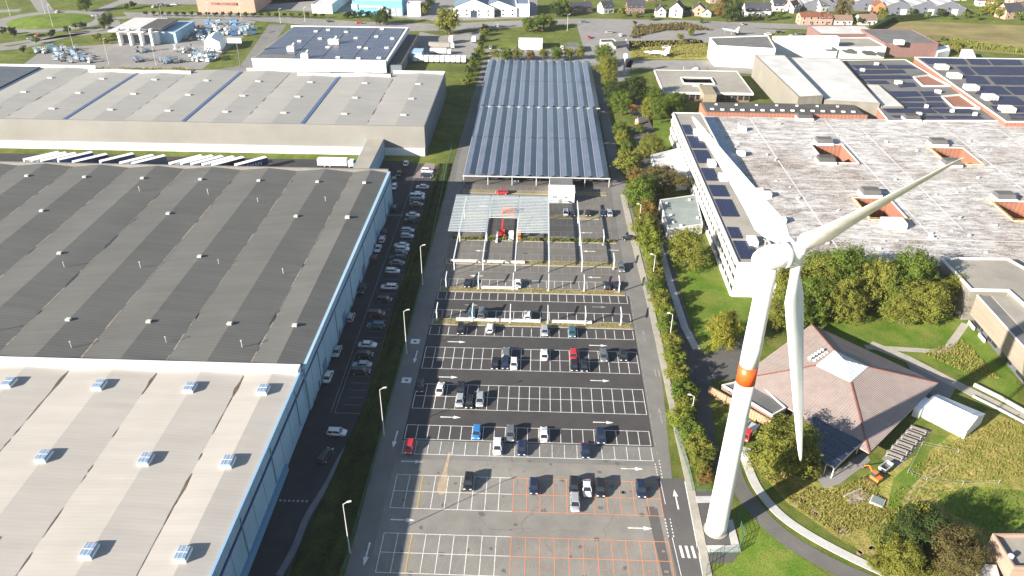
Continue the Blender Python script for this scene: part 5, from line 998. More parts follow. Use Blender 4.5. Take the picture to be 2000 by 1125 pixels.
def crown_mesh(seed, nleaf, leaf, lobes, tall=1.0, cone=0):
    R_ = random.Random(seed); b = B(); L_ = []
    for k in range(lobes):
        a = R_.uniform(0, 2*pi); z = R_.uniform(-.75, .8); q = (1-z*z)**.5
        if cone: q = .75*(1-(z+.75)/1.7); 
        L_.append((cos(a)*q*R_.uniform(.3, .85), sin(a)*q*R_.uniform(.3, .85), z*.68*tall, R_.choice((.16, .22, .3, .38, .46))*R_.uniform(.85, 1.15)*(1-.35*cone*(z+.75)/1.5)))
    L_.append((0, 0, -.05*tall, .5*(1-.3*cone)))
    tot = sum(l[3]**2 for l in L_)
    vs, fs = [], []
    for (x, y, z, r) in L_:
        nc = max(5, int(26*r)+4); cl = []
        for k in range(nc):                                        # leaf clumps on the outside of each bough
            d = Vector((R_.gauss(0, 1), R_.gauss(0, 1), R_.gauss(.25, 1))).normalized(); cl.append((Vector((x, y, z))+Vector((d.x, d.y, d.z*.85))*r*R_.uniform(.55, 1.08), d, r*R_.uniform(.22, .48)))
        for k in range(int(nleaf*r*r/tot)):
            c0, d, cr = cl[R_.randrange(nc)]; u = Vector((R_.gauss(0, .5), R_.gauss(0, .5), R_.gauss(0, .42)))
            c = c0+u*cr*1.15; nn = (d*.7+u.normalized()*.5+Vector((R_.uniform(-.7, .7), R_.uniform(-.7, .7), R_.uniform(-.3, .9)))).normalized(); t = nn.orthogonal().normalized(); t = Matrix.Rotation(R_.uniform(0, 6.3), 3, nn) @ t; s = nn.cross(t); e = leaf*R_.uniform(.6, 1.3); w = e*R_.uniform(.45, .7); o = len(vs)
            vs += [c-t*e, c+s*w*.8-t*e*.1, c+t*e, c-s*w*.8-t*e*.1]; fs.append((o, o+1, o+2, o+3))
    b.add(vs, fs); return b.mesh('crown', LF['green'])
CR = dict(big=[crown_mesh(1+i, 15000, .040, 34, 1.2) for i in range(5)], mid=[crown_mesh(10+i, 5600, .062, 20, 1.12) for i in range(7)], small=[crown_mesh(20+i, 1700, .11, 11, 1.0) for i in range(5)], cone=[crown_mesh(30+i, 2600, .085, 14, 1.5, 1) for i in range(2)])
def trunk_mesh(seed):
    R_ = random.Random(seed); b = B(); b.cyl(0, 0, -1.15, -.3, .075, .055, n=8); 
    for k in range(6):
        a = k*1.05+R_.uniform(-.3, .3); z = R_.uniform(-.55, -.2); p = Vector((0, 0, z)); q = Vector((cos(a)*R_.uniform(.35, .6), sin(a)*R_.uniform(.35, .6), z+R_.uniform(.35, .8))); m_ = p.lerp(q, .5)+Vector((0, 0, .08)); b.bar(p, m_, .06, n=5); b.bar(m_, q, .035, n=5)
    b.bar((0, 0, -.3), (.04, .03, .5), .05, n=5); return b.mesh('trunk', bark)
TRK = [trunk_mesh(i) for i in range(3)]
tcount = 0
def tree(x, y, r, kind, colr, label, group=None, k=1.1, name=None, flat_=1.0, cat=None):
    global tcount; tcount += 1; ms = CR[kind]; nm = name or ('tree' if r > 2.2 else 'shrub')
    t = thing(nm, label, cat or ('tree' if nm == 'tree' else 'shrub'), (x, y, 0), rnd(0, 6.28), group); o = ob('crown', ms[tcount*7 % len(ms)], t, (0, 0, k*r), rnd(0, 6.28), (r*rnd(.88, 1.2)*1.08, r*rnd(.88, 1.2)*1.08, r*flat_*rnd(.85, 1.25))); setmat(o, LF[colr]); ob('trunk', TRK[tcount % 3], t, (0, 0, k*r), 0, (r, r, r*k/1.15)); return t
hedge = [(64.1,330.8,2.9),(64.2,319.1,3),(64.3,307.4,2.9),(63.7,288.8,4.2),(65.1,277.4,3.3),(65.6,258.4,4.9),(66,247.3,3.3),(63.9,234.8,4.1),(64.5,225.5,3.9),(64.1,215.6,3),(64.2,206.7,2.6),(63.7,198.8,2.7),(63.5,190.5,2.7),(63.9,183.4,2.7),(63.8,176.4,2.6),(64.1,170.1,2.4),(63.9,163.2,2.5),(63.7,155.6,2.8),(63.7,149.1,2.8),(64.8,145.6,2),(62.8,139.9,2.6),(63.2,134.5,2.6),(64.2,130.2,2.7),(64.9,125.9,2.3),(65,122.3,1.6)]
hc = 'green olive green olive rust green rust olive lime lime olive green olive lime green olive lime olive green olive lime green olive olive rust'.split()
for i, ((x, y, r), c) in enumerate(zip(hedge[::-1], hc[::-1])): tree(x, y, r*1.15, 'mid', c, f'{c} leaved bush in the roadside hedge, {nth(i)} bush from the turbine', 'bushes of the roadside hedge', 1.0)
infill = [(64.7,129.4,1.7),(64,133.6,1.8),(63.2,138.4,1.7),(63.1,145.6,1.8),(64.1,153.9,1.7),(64.2,160.7,1.8),(64.2,167.6,1.7),(64.2,174.3,1.8),(64.2,181.4,1.8),(64,188.7,1.9),(64,196.6,1.8),(64.2,204.4,1.8),(64.4,212.8,2),(64.7,223.2,2.3),(64.8,234.2,2.4),(65.5,244.8,2.3),(66.1,255.5,2.5),(65.9,271.7,2.5),(64.8,286.2,2.6),(64.5,302.3,2.3),(64.5,316,2.1),(64.4,327.5,2),(65.3,125,1.4)]
for i, (x, y, r) in enumerate(sorted(infill, key=lambda q: q[1])): tree(x, y, r*1.2, 'mid', ('olive', 'green', 'lime', 'dark')[i % 4], f'low {("olive", "green", "lime", "dark")[i%4]} shrub filling the hedge between bushes, {nth(i)} from the turbine', 'low shrubs inside the roadside hedge', .8, 'shrub')
up = [(64.8,441.2,6.2),(64.3,420.6,5.4),(64.2,402.5,4.2),(64.9,369.9,6.1),(71,371.6,7.1),(67,357.5,5.7),(82.5,370.4,4.9),(79.7,352.7,4.7),(83.8,348.5,5.5),(89.2,354.4,5.6),(94.8,369,4.1),(80,383.4,3),(74.3,305.4,4.6),(72.9,333.8,2.2),(75,267.8,6),(70.1,264.9,4.8),(75.3,215.2,5.7)]
uc = 'green olive olive dark dark green green olive green green dark rust olive green brown dark olive'.split()
un = ['top of the tree group beside the canopy corner', 'below the topmost tree at the canopy corner', 'just above the two dark trees', 'left of the two dark trees right of the rear carport', 'larger of the two dark trees right of the rear carport', 'at the foot of the dark pair', 'upper left of the clump left of the pavilion', 'lower left of the clump left of the pavilion', 'in the middle of the clump left of the pavilion', 'overlapping the pavilion corner', 'right end of the clump against the pavilion', 'on the kerb between two tree clumps', 'left of the office wing lawn', 'beside the lane end works', 'in front of the white garden hut', 'between hedge and white hut', 'in front of the grey-green hut on the lawn']
for (x, y, r), c, u in zip(up, uc, un): tree(x, y, r, 'big' if r > 4 else 'mid', c, f'{c} leaved tree {u}', 'trees beside the works lane')
big = [(82,126.7,6.2),(87.9,124.4,2.2),(78.6,172.6,5.1),(101,106.3,4.8),(105.2,102.7,4.5),(96.6,100.5,3.7),(108.4,100.7,3.4),(93.1,101.1,2.3)]
for (x, y, r), c, u in zip(big, 'olive olive yellow dark brown olive brown olive'.split(), ('large olive tree spreading below the hanging turbine blade', 'small olive bush beside the dark terrace canopy', 'golden yellow tree on the lawn left of the turbine tower', 'dark green bush in the long grass lower right', 'brownish green bush nearest the corner house', 'olive bush on the bottom edge of the photo', 'brownish bush against the corner brick house wall', 'small olive shrub at the foot of the meadow bushes')):
    tree(x, y, r, 'big', c, u, None, 1.0, 'tree' if r > 2.5 else 'shrub')
gt = [(99.4,191.4,4.9),(105.4,193.9,5.5),(110.8,195.9,5.8),(115.5,194.5,6.1),(121.1,193,5.5),(110.3,187.2,4.5),(104.2,185.3,4.2),(129.5,191.8,5.2),(134.4,193.6,5.5),(134.4,186.8,4.8),(129.3,185.4,3.9),(144,195,4.1),(94.3,181.2,3.3),(99.2,183.5,3.6),(115.2,186.7,3.7)]
for i, (x, y, r) in enumerate(sorted(gt)): c = ('olive', 'green', 'olive', 'green', 'olive')[i % 5] if x < 148 else 'dark'; tree(x, y, r*1.18, 'big', c, f'{c} tree of the grove between factory and restaurant, {nth(i)} from the left', 'grove between factory and restaurant', 1.25, None, 1.2)
rr8 = [(2.9,448.7,3.2),(9.3,447.6,3.7),(16.2,448.2,3.5),(23.1,450.1,2.9),(30.4,450.2,3.5),(37.6,450.4,3.8),(44.6,453.4,3.2),(51.6,454.7,3.5)]
for i, (x, y, r) in enumerate(rr8): tree(x, y, r, 'mid', ('olive', 'green', 'olive', 'rust', 'olive', 'green', 'olive', 'olive')[i], f'clipped round tree behind the rear carport, {nth(i)} from the left', 'round trees behind the carport', 1.25)
lh = [(-6.7,506.5,2.6),(-6.9,490.9,2.5),(-7.1,476.1,2.4),(-7.2,461,2.7),(-7.6,449.8,2.6),(-7.9,438.1,2.8),(-8.1,427,3.1),(-8.4,416.3,3.3),(-8.8,407.8,2.9),(-9.2,400.5,2.4),(-7,521.6,2.3)]
for i, (x, y, r) in enumerate(sorted(lh, key=lambda q: q[1])): tree(x, y, r, 'small', ('olive', 'green', 'dark')[i % 3], f'shrub in the hedge left of the rear carport, {nth(i)} from the near end', 'hedge left of the rear carport', 1, 'shrub')
far = [(-28.9,508.1,8.3),(-79.6,533,4.4),(-73.4,531.3,6),(-51.4,562.9,3.9),(-50.5,584.5,4.4),(23.4,516.4,5.5),(30.5,526.8,5.3),(19.4,519.6,3.6),(34.9,524.7,4),(20.1,518.7,2.3),(29.3,518,2),(43.9,566.9,5.7),(38.6,563.6,4.9),(47.6,569.8,3.2),(158.5,558.2,6.9),(153.6,567.8,5.6),(169.3,592.2,5.1),(237.1,571.1,7.4),(267.1,576.1,3.6),(252.4,561.4,2.4),(242.6,553.1,2.7),(288.7,584.4,2.9),(298.2,577,2.5),(308.5,582.4,2.9),(312.5,573.3,2.1),(324.6,578.8,2.5),(329.5,572.7,2.5),(345.9,590.6,5.1),(348.7,581.3,4.3),(340.6,589.3,3.3),(267.2,503.8,2.2),(279.7,494.5,2.8),(276.2,483.6,2.4),(278.6,508.4,1.9),(84.6,567.2,3.5),(113.9,584.1,3.3),(122.6,578.3,2.5),(-249.3,513,4.9),(-251.3,509.2,3.3),(-305.1,489.7,2.5),(-295.6,484.9,3.1),(-271.6,485.2,2.8),(-267.8,496.1,2.6),(-263.8,507.3,2.6),(-269.3,508.5,2),(-287.8,559.5,5.3),(-238.9,477.1,2.8),(-231.5,471.4,2.4),(-231,481.4,2.5),(-272.9,470.1,2.1),(-267.9,448,2.3),(-260.3,572.7,2.5),(-263.2,567.6,2.2),(241.8,560.7,2.4),(130.7,580.4,2.9),(102.8,556.2,2.4),(93.4,565.2,2.1),(183.4,561.5,2.4),(191.6,566.8,2.5),(172.9,560.8,2.4),(358.6,572.7,3.5),(136.6,551,1.7),(123.8,514.3,2.6),(115.4,500.6,2.5),(91,540.6,1.7)]
fc = ('olive dark dark olive dark green green green lime rust rust green dark green dark rust olive brown olive dark dark green green dark green olive green yellow olive lime olive olive olive green olive dark green dark green dark dark dark dark dark green green olive olive green green dark dark green green dark green olive green green olive green green olive olive dark').split()
far_s = sorted(zip(far, fc), key=lambda q: q[0][0])
for i, ((x, y, r), c) in enumerate(far_s): tree(x, y, r, 'mid' if r > 4 else 'small', c, f'{c} {"tree" if r > 2.2 else "shrub"} in the far band near the top edge, {nth(i)} from the left', 'scattered trees along the far roads')
rows = [(-240,546.9,1.6),(-234.7,547,1.6),(-229.4,547.1,1.6),(-224.2,547.1,1.6),(-218.9,547.2,1.6),(-213.7,547.3,1.6),(-208.4,547.3,1.6),(-203.2,547.4,1.6),(-197.9,547.5,1.6),(-192.6,547.5,1.6),(-187.4,547.6,1.6),(-182.1,547.7,1.6),(-176.9,547.7,1.6),(-171.6,547.8,1.6),(-166.4,547.8,1.6),(-161.2,547.9,1.6),(-155.9,548,1.6),(-150.7,548,1.6),(-145.4,548.1,1.6),(-140.2,548.2,1.6),(-135,548.2,1.6),(-129.7,548.3,1.6),(-124.5,548.4,1.6),(-119.3,548.4,1.6)]
for i, (x, y, r) in enumerate(rows): tree(x, y, r, 'small', 'dark', f'small clipped tree lining the main road, {nth(i)} from the left', 'clipped trees lining the main road', 1.5, 'tree')
r3 = [(-102.7,549.7,2.8),(-98.3,551.7,2.4),(-94,551.8,2.8),(-89.6,553.9,2.4)]
for i, (x, y, r) in enumerate(r3): tree(x, y, r, 'small', 'dark', f'round bush in front of the blue hall, {nth(i)} from the left', 'round bushes in front of the blue hall', 1.0, 'shrub')
# planted strip behind the warm grey warehouse, long grass and weeds: nobody could count them
def tufts(name, poly, n, h, m, label=None, z=0.03):
    b = B(); xs_ = [p[0] for p in poly]; ys_ = [p[1] for p in poly]; vs, fs = [], []; c = 0
    def inside(x, y):
        r = False; j = len(poly)-1
        for i in range(len(poly)):
            (xi, yi), (xj, yj) = poly[i], poly[j]
            if (yi > y) != (yj > y) and x < (xj-xi)*(y-yi)/(yj-yi)+xi: r = not r
            j = i
        return r
    while c < n:
        x, y = rnd(min(xs_), max(xs_)), rnd(min(ys_), max(ys_))
        if not inside(x, y): continue
        c += 1; s = rnd(.5, 1.2)*h
        for k in range(3):
            a = rnd(0, 6.28); w = s*.22; dx, dy = cos(a), sin(a); o = len(vs); ex, ey = rnd(-.5, .5)*s, rnd(-.5, .5)*s
            vs += [(x-dx*w, y-dy*w, z), (x+dx*w, y+dy*w, z), (x+dx*w*.4+ex, y+dy*w*.4+ey, z+s), (x-dx*w*.4+ex, y-dy*w*.4+ey, z+s)]; fs.append((o, o+1, o+2, o+3))
    b.add(vs, fs); o = stuff(b.build(name, m)); tag(o, label, 'grass' if 'shrub' not in name else 'shrubs'); return o
grm = leafmat('tuft_straw', (.34, .28, .085), (.20, .20, .045)); grg = leafmat('tuft_green', (.13, .17, .026), (.22, .20, .06))
tufts('long_grass', [(76.3,126.8),(82.8,122.5),(90.2,120.6),(100.6,126.2),(100.4,114.1),(88.4,108.4),(81.3,116.7)], 2400, .34, grm, 'tall straw-coloured grass on the slope above the curved drive')
tufts('long_grass', [(108.6,127.3),(125.9,139.4),(142.4,147.3),(135.3,126.9),(121.1,124.1),(110,122.9)], 2000, .34, grm, 'tall straw-coloured grass inside the wire fence by the marquee')
tufts('long_grass', [(93.8,112.5),(105.7,122.7),(129.7,122.3),(124.1,111.1),(113.9,102.1),(93.7,101.3)], 2200, .32, grg, 'greener rough grass between the meadow bushes and the fence')
tufts('long_grass', [(84.3,496.8),(127.3,502.1),(128.5,463.7),(81.9,458.6)], 1200, .8, grm, 'straw-coloured rough grass around the white display jet')
tufts('long_grass', [(-10.5, 85), (-6, 85), (-6, 290), (-10.5, 290)], 3500, .5, LF['dark'], 'rough grass coloured dark for shade on the bank beside the fence')  # dark blade colour stands in for the shadow over the bank
tufts('verge_weeds', [(1, 179.2), (55, 179.2), (55, 182), (1, 182)], 700, .35, grm, 'dry weeds on the nearest planted island')
tufts('verge_weeds', [(1, 196.7), (54, 196.7), (54, 199), (1, 199)], 600, .35, grm, 'dry weeds on the planted island by the farther posts')
tufts('verge_weeds', [(1, 229.2), (54, 229.2), (54, 231), (1, 231)], 900, .7, grg, 'green weeds on the planted island below the boom lift')
tufts('verge_weeds', [(1, 213.2), (54, 213.2), (54, 216), (1, 216)], 500, .35, grm, 'dry weeds on the planted island below the frame')
tufts('shrub_strip', [(-188.3,374.3),(-141.2,377.1),(-146.9,384),(-188.8,381.5)], 1500, 1.6, grm, 'ochre planting strip behind the warm grey warehouse', 10)
tufts('shrub_strip', [(83.8,504.5),(90.9,538.2),(126.3,549.5),(139.9,529.9),(109.8,527.9)], 700, 1.6, leafmat('tuft_rust', (.17, .11, .04), (.10, .10, .03)), 'rusty shrubs beside the front parking')
tufts('shrub_strip', [(275.4,501.1),(289.9,492.2),(316.3,484.3),(320.1,491.6),(285.5,517.2)], 900, 1.6, grg, 'scrubby bushes along the edge of the stubble field')
tufts('hedge_undergrowth', [(65.1,340.3),(67.4,340.4),(68,287.8),(68.5,251.2),(67.1,214.6),(66.3,185.5),(66,164),(66,138.6),(66.8,124.1),(64.6,122.5),(63.4,135.1),(62.9,153.4),(63.3,175.4),(63.7,199.2),(64.6,231.7),(65.2,263.8),(64.8,303.6)], 5200, 1.3, LF['olive'], 'tangled leafy undergrowth along the foot of the roadside hedge shrubs')
tufts('garden_weeds', [(129.6,171.3),(143,177.8),(144.4,161.1),(138.4,161.8),(134.1,166.6)], 900, .45, grm, 'dry weeds on the lawn below the timber clad office')
tufts('meadow_shrubs', [(100.9,115.5),(108,117.8),(111.1,113.2),(113.8,108.2),(112.1,100.3),(93.1,99.6),(95.5,107.4)], 2600, 1.0, LF['olive'], 'low bramble mass around the meadow bushes at lower right')
# ------------------------------------------------------------------ houses and halls in the distance
def house(label, c, w, d, rot, he, hr, wall, roof, chim=True, name='house', nwin=2, group=None):
    t = thing(name, label, 'house', (*c, 0), rot, group); B().add([(-w/2, -d/2, 0), (w/2, -d/2, 0), (w/2, d/2, 0), (-w/2, d/2, 0), (-w/2, -d/2, he), (w/2, -d/2, he), (w/2, d/2, he), (-w/2, d/2, he), (-w/2, 0, hr-.1), (w/2, 0, hr-.1)], [(0, 1, 5, 4), (2, 3, 7, 6), (1, 2, 6, 9, 5), (3, 0, 4, 8, 7)]).build('wall', wall, t)
    e = .35; k = (hr-he)/(d/2)*e
    b = B()
    for s in (-1, 1): b.add([(-w/2-e, s*(d/2+e), he-k), (w/2+e, s*(d/2+e), he-k), (w/2+e, 0, hr), (-w/2-e, 0, hr), (-w/2-e, s*(d/2+e), he-k-.15), (w/2+e, s*(d/2+e), he-k-.15), (w/2+e, 0, hr-.15), (-w/2-e, 0, hr-.15)], [(0, 1, 2, 3), (7, 6, 5, 4), (0, 4, 5, 1), (1, 5, 6, 2), (3, 7, 4, 0)])
    r = b.build('roof', roof, t)
    if chim: B().box(w*.25, .4, hr-.6, .7, .7, 1.5).build('chimney', brick_brown, r)
    me = B().box(0, 0, 0, 1.2, .1, 1.3).mesh('window', glass); fm_ = B().box(0, .03, -.1, 1.45, .1, 1.5).mesh('frame', white)
    for fl in range(1 if he < 4 else 2):
        for i in range(nwin):
            x = -w/2+w*(i+.5)/nwin
            for s in (-1, 1): o = ob('window', me, t, (x, s*(d/2+.03), 1+fl*2.7), 0 if s < 0 else pi); ob('frame', fm_, o, (0, 0, 0))
        o = ob('window', me, t, (w/2+.03, 0, 1+fl*2.7), pi/2); ob('window', me, t, (-w/2-.03, 0, 1+fl*2.7), -pi/2)
    B().box(w*.1, -d/2-.05, 0, 1.0, .08, 2.1).build('door', bark, t); return t
hs = [('white house with slate roof, leftmost in the row beyond the front parking', (1183,26), 9, 8, .5, 4.5, 8, render_w, slate),
('long slate-roofed barn beside the leftmost white house', (1132,24), 16, 9, .35, 3.5, 6.5, brick_brown, slate),
('brick house with grey slate roof and pale porch', (1240,27), 12, 9, .1, 5, 9, brick_brown, slate),
('small cream cottage with slate roof facing the road', (1290,33), 7, 7, 1.57, 4, 7, render_w, slate),
('tall white gabled house with navy slate roof', (1322,33), 10, 9, 1.3, 6, 10, render_w, slate),
('pink gabled house with dark purple roof', (1365,31), 8, 9, 1.4, 4.5, 8, brick_pink, slate),
('low cream annexe beside the pink gabled house', (1380,33), 7, 6, 1.5, 3, 5.5, render_w, slate),
('long navy-roofed house with three rooflights right of the autumn trees', (1478,32), 18, 9, .05, 4.5, 9, render_w, slate),
('blue-grey roofed house tucked behind the navy-roofed house', (1520,22), 10, 8, .2, 4.5, 8.5, render_w, slate),
('white house with pale gable in the crowded cluster', (1548,24), 9, 8, .8, 4, 7.5, render_w, slate),
('pale barn roofed house behind the crowded cluster', (1560,8), 16, 9, .1, 4, 7, brick_pink, roofgrey),
('white house with tangled roofs next to the big brown tree', (1608,22), 10, 8, .4, 4.5, 8, render_w, roofgrey),
('pink rendered terrace house with small square windows', (1580,48), 14, 8, .1, 5.5, 7.5, brick_pink, tile_red),
('shorter pink terrace house joined to its neighbour', (1610,48), 9, 8, .1, 4.5, 6.5, brick_pink, tile_red),
('white bungalow with brown tiled roof left of the green hedge', (1645,48), 12, 8, .05, 3.2, 5.8, render_w, brick_brown),
('white bungalow with brown tiled roof touching the green hedge', (1692,48), 12, 9, .1, 3.4, 6.4, render_w, brick_brown),
('orange brick house with slim gable beside the sheds', (1715,28), 7, 8, 1.5, 6, 9, mat('orange_brick', (.38, .17, .09)), tile_red),
('red brick house with grey roof at the right end of the field', (1972,36), 14, 10, .3, 5.5, 10, brick_pink, slate),
('cream house with tiled roof half hidden by trees', (1925,12), 12, 9, -.3, 4, 7, render_w, tile_red),
('pink house with grey roof at the top right corner', (1990,8), 14, 9, .2, 5, 8.5, brick_pink, roofgrey),
('white gabled house at the top edge behind the sheds', (1870,0), 12, 9, .1, 5, 8.5, render_w, slate),
('slate-roofed house at the top edge above the barn', (1275,2), 11, 9, .3, 5, 9, brick_brown, slate),
('small brick house behind the autumn trees', (1395,6), 9, 8, .2, 4.5, 8, brick_pink, slate)]
pos_h = [(74.3,577.8),(56,579.9),(94.8,577.5),(111.6,568.8),(123,569.6),(138.9,573.9),(143.8,570.9),(179.3,574.9),(198.7,592.9),(208.1,590.1),(220.5,619.3),(231.3,595.1),(208.8,551.8),(219.2,552.5),(231.4,553.3),(247.8,554.4),(267.5,587.4),(355.6,580.2),(358.6,621.5),(387.6,630.8),(347.6,643.3),(112.7,623.1),(157.8,618.7)]
for p, h in zip(pos_h, hs): house(h[0], (p[0], p[1]+3), *h[2:], nwin=3 if h[2] > 11 else 2, group='houses beyond the works')
shed_r = ribbed('striped_shed_roof', (.40, .40, .40), (.36, .36, .37), axis=0, pitch=5.5, depth=.4); shed_w = plain('grey_shed_wall', (.11, .115, .14), .6)
sp = [(228.4,594.9),(244.4,599.5),(261.9,597.2),(279.8,584.9),(299.2,586.2),(316.4,587.4)]
for i, p in enumerate(sp):
    t = house(f'grey gabled industrial shed with striped pale roof, {nth(i)} from the left', (p[0]+2, p[1]+16), 30, 22, 1.45, 5, 9.5, shed_w, shed_r, False, 'industrial_shed', 1, 'row of striped roof sheds'); B().box(-15.1, -4, .1, .1, 4, 4).build('roller_door', white, t)
def hall(label, a, b_, d, h, wall, roof, hr=0, rot=None, name='hall', cat='building'):
    w = hypot(b_[0]-a[0], b_[1]-a[1]); an = atan2(b_[1]-a[1], b_[0]-a[0]); nx, ny = -sin(an), cos(an); poly = [a, b_, (b_[0]+nx*d, b_[1]+ny*d), (a[0]+nx*d, a[1]+ny*d)]; return flat(name, label, poly, h, wall, roof, .4, cat)
bh = hall('orange brick hall with dark sign band beyond the clipped trees', (-209.2,560.4), (-169.3,561.4), 40, 9, brick_pink, roofwhite); a, c = (-198,561.2), (-183.2,562.2)
wp(B().box((a[0]+c[0])/2, min(a[1], c[1])-.6, 5.4, 18, .2, 1.7).build('sign_band', mat('dark_red_letters', (.14, .05, .05), (.30, .18, .15), s=1.4, lo=.48, hi=.52)), bh)
blu = mat('sky_blue_cladding', (.16, .42, .55), (.14, .38, .51), s=.3); bb = hall('sky blue industrial hall with white sign lettering', (-100.8,559.5), (-66.8,560.2), 30, 9.5, blu, roofwhite); a, c = (-100.1,559.5), (-85.7,560.5)
wp(B().box((a[0]+c[0])/2-6.5, a[1]-.45, 4.2, 4, .15, 3.5).build('sign_emblem', white), bb)
for k in range(9): wp(B().box((a[0]+c[0])/2-2.6+k*1.9, a[1]-.45, 5.2, 1.35, .15, 1.5).build('sign_letter', white), bb)
facade(bb, (-83.7,559), (-66.8,560.2), 4, .1, 5, 3.2, white)
hall('small white office cube beside the sky blue hall', (-63.1,558.8), (-54,559.4), 9, 8, white, roofwhite)
wg1 = house('white gabled hall with small square windows and blue roof', (-17.5, 558.6+18), 34, 28, pi/2, 6.5, 12, white, mat('blue_grey_roof', (.12, .17, .23), (.10, .14, .2)), False, 'gabled_hall', 1)
wg2 = house('white gabled hall with dark porch, right of its twin', (-1.0, 559.7+20), 34, 26, pi/2, 6, 10.5, white, MATS['blue_grey_roof'], False, 'gabled_hall', 1)
for t, n in ((wg1, 4), (wg2, 2)):
    for i in range(n):
        for z in (1, 3.6): B().box(-17.05, -10+i*6.4+(2 if i > 1 else 0), z, .1, 1.3, 1.1).build('window', glass, t)
    B().box(-17.06, 0, 0, .1, 4.5, 4.2).build('entrance', glass_b, t)
sb = hall('white show building with blue flank between far halls', (11.6,563.8), (20.8,564.4), 26, 8, white, MATS['blue_grey_roof'])
# long pale roof strip at the top
hall('long low pale shed reaching up to the top edge', (-130.5,564), (-116,563.4), 90, 6, white2, roofwhite)
# solar-roofed warehouse behind the warm grey one
sw = thing('solar_warehouse', 'white walled warehouse with a dark solar panelled flat roof', 'warehouse', (-86, 450, 0)); pvw = modules('warehouse_solar_modules', 1.9, 3.4, c=(.035, .042, .075), line=(.13, .14, .16), mortar=.16, rough=.35)
q = [(-124.5, 416.5), (-53, 416.5), (-51.5, 492), (-123, 492)]; wp(B().prism(q, 0, 7.3).build('wall', white), sw); wp(B().prism(inset(q, .4), 7.3, 7.5).build('roof', roofgrey), sw)
for i in range(10):
    y = 419.5+i*7.2
    for xa, xb in ((-122.5, -104), (-103.5, -88), (-87.5, -71), (-70.5, -54)):
        if (i, xa) == (0, -122.5): continue
        wp(B().box((xa+xb)/2, y+2.8, 7.55, xb-xa, 6.7, .15).build('panel_array', pvw), sw)
for a in ((-124.6, -52.9, 416.2, 416.9), (-53.2, -52, 416.9, 492), (-124.4, -51.5, 491.8, 492.3)): obox('parapet', *a, 6.8, 7.9, white, sw)
for (x, y), s in zip([(-108,433.7),(-96.6,419.5),(-88.4,450.8)], (4, 4, 6)): wp(B().box(x, y, 7.5, s, 3.2, 2.6).build('air_handler', white2), sw); wp(B().bar((x+.5, y, 9.5), (x+1.6, y+1.5, 11.3), 1.0).build('duct', white2), sw)
for (x, y) in [(-109,454.2),(-105.5,478),(-98.8,460.8),(-99.1,482.3),(-87.3,477.8),(-78.5,463.3),(-72.2,442.6),(-67.3,467.7),(-67.4,487),(-57.3,463.5),(-56.9,442.4),(-68.1,440.6),(-89.7,441.5),(-79.3,420.6),(-68,419.2),(-57.3,420.9)]: wp(B().box(x, y, 7.6, 2.2, 1.6, .8).build('roof_dome', white2), sw)
obox('side_annexe', -52, -45, 418, 486, 0, 5, MATS['slate_blue_cladding'], sw); obox('annexe_roof', -51.9, -45.1, 418.2, 485.8, 5, 5.15, roofdark, sw)
obox('loading_dock', -45, -38, 446, 456, 0, 4.5, bluewall, sw)
# showroom and tent in the hire yard
sr = thing('showroom', 'white showroom with angular fins and dark roof in the hire yard', 'showroom', (-203.7,473.8)); s0 = (-222.5,472.6); s1 = (-200.3,471.6); yy = s0[1]
obox('wall', s0[0], s1[0], yy, yy+30, 0, 7, white, sr); obox('canopy_roof', s0[0]-5, s1[0]-6, yy-3, yy+33, 7.6, 8.3, roofwhite, sr); obox('dark_roof', s0[0]+12, s1[0]+3, yy+2, yy+28, 8.4, 9.0, roofdark, sr); obox('side_wall', s1[0], s1[0]+10, yy+4, yy+34, 0, 6.5, bluewall, sr)
for k in range(4): obox('fin', s0[0]+k*6.5, s0[0]+k*6.5+1.2, yy-3, yy-.2, 0, 9.6, white, sr)
for k in range(3): obox('window', s0[0]+1.8+k*6.5, s0[0]+6.1+k*6.5, yy-.15, yy-.05, .6, 5.5, glass_b, sr)
tent('white pitched tent standing in the hire yard', [(-166.2,458.2),(-157.3,458.8),(-159.9,474.1),(-169.4,473.5)], 5.5, 8)
sg = thing('billboard', 'white billboard on a dark mast beside the side street', 'billboard', (-135.4,427.5)); B().cyl(0, 0, 0, 13, .3, n=8).build('mast', steel_dk, sg); B().box(-1, 0, 13, 7.6, .5, 2.6).build('board', white, sg)
# hire-yard machines
def lift_meshes():
    b = B().box(0, 0, .35, 1.3, 2.5, .7); base = b.mesh('base', bluep); b = B(); 
    for z in (1.0, 1.6): b.bar((0, -1.1, z), (0, 1.1, z+.6), .5, .1); b.bar((0, 1.1, z), (0, -1.1, z+.6), .5, .1)
    sc_ = b.mesh('scissor_stack', steel); b = B().box(0, 0, 2.2, 1.3, 2.7, .12)
    for x in (-.62, .62):
        for y in (-1.3, 0, 1.3): b.bar((x, y, 2.3), (x, y, 3.3), .07)
        b.bar((x, -1.3, 3.3), (x, 1.3, 3.3), .08); b.bar((x, -1.3, 2.8), (x, 1.3, 2.8), .06)
    pl = b.mesh('platform', bluep); b = B().box(0, 0, .4, 2.0, 3.2, .9); cb = b.mesh('chassis', bluep); b = B().bar((0, -1, 1.6), (0, 2.6, 2.6), .45).bar((0, 2.6, 2.6), (0, -1.4, 3.5), .35); bm = b.mesh('boom', bluep); bk = B().box(0, -2.1, 2.9, 1.6, .9, 1.1).mesh('basket', bluep)
    wl = B().lathe([(-.15, .4), (.15, .4)], 10, Matrix.Rotation(pi/2, 4, 'Y')).mesh('wheel', rubber); return base, sc_, pl, cb, bm, bk, wl
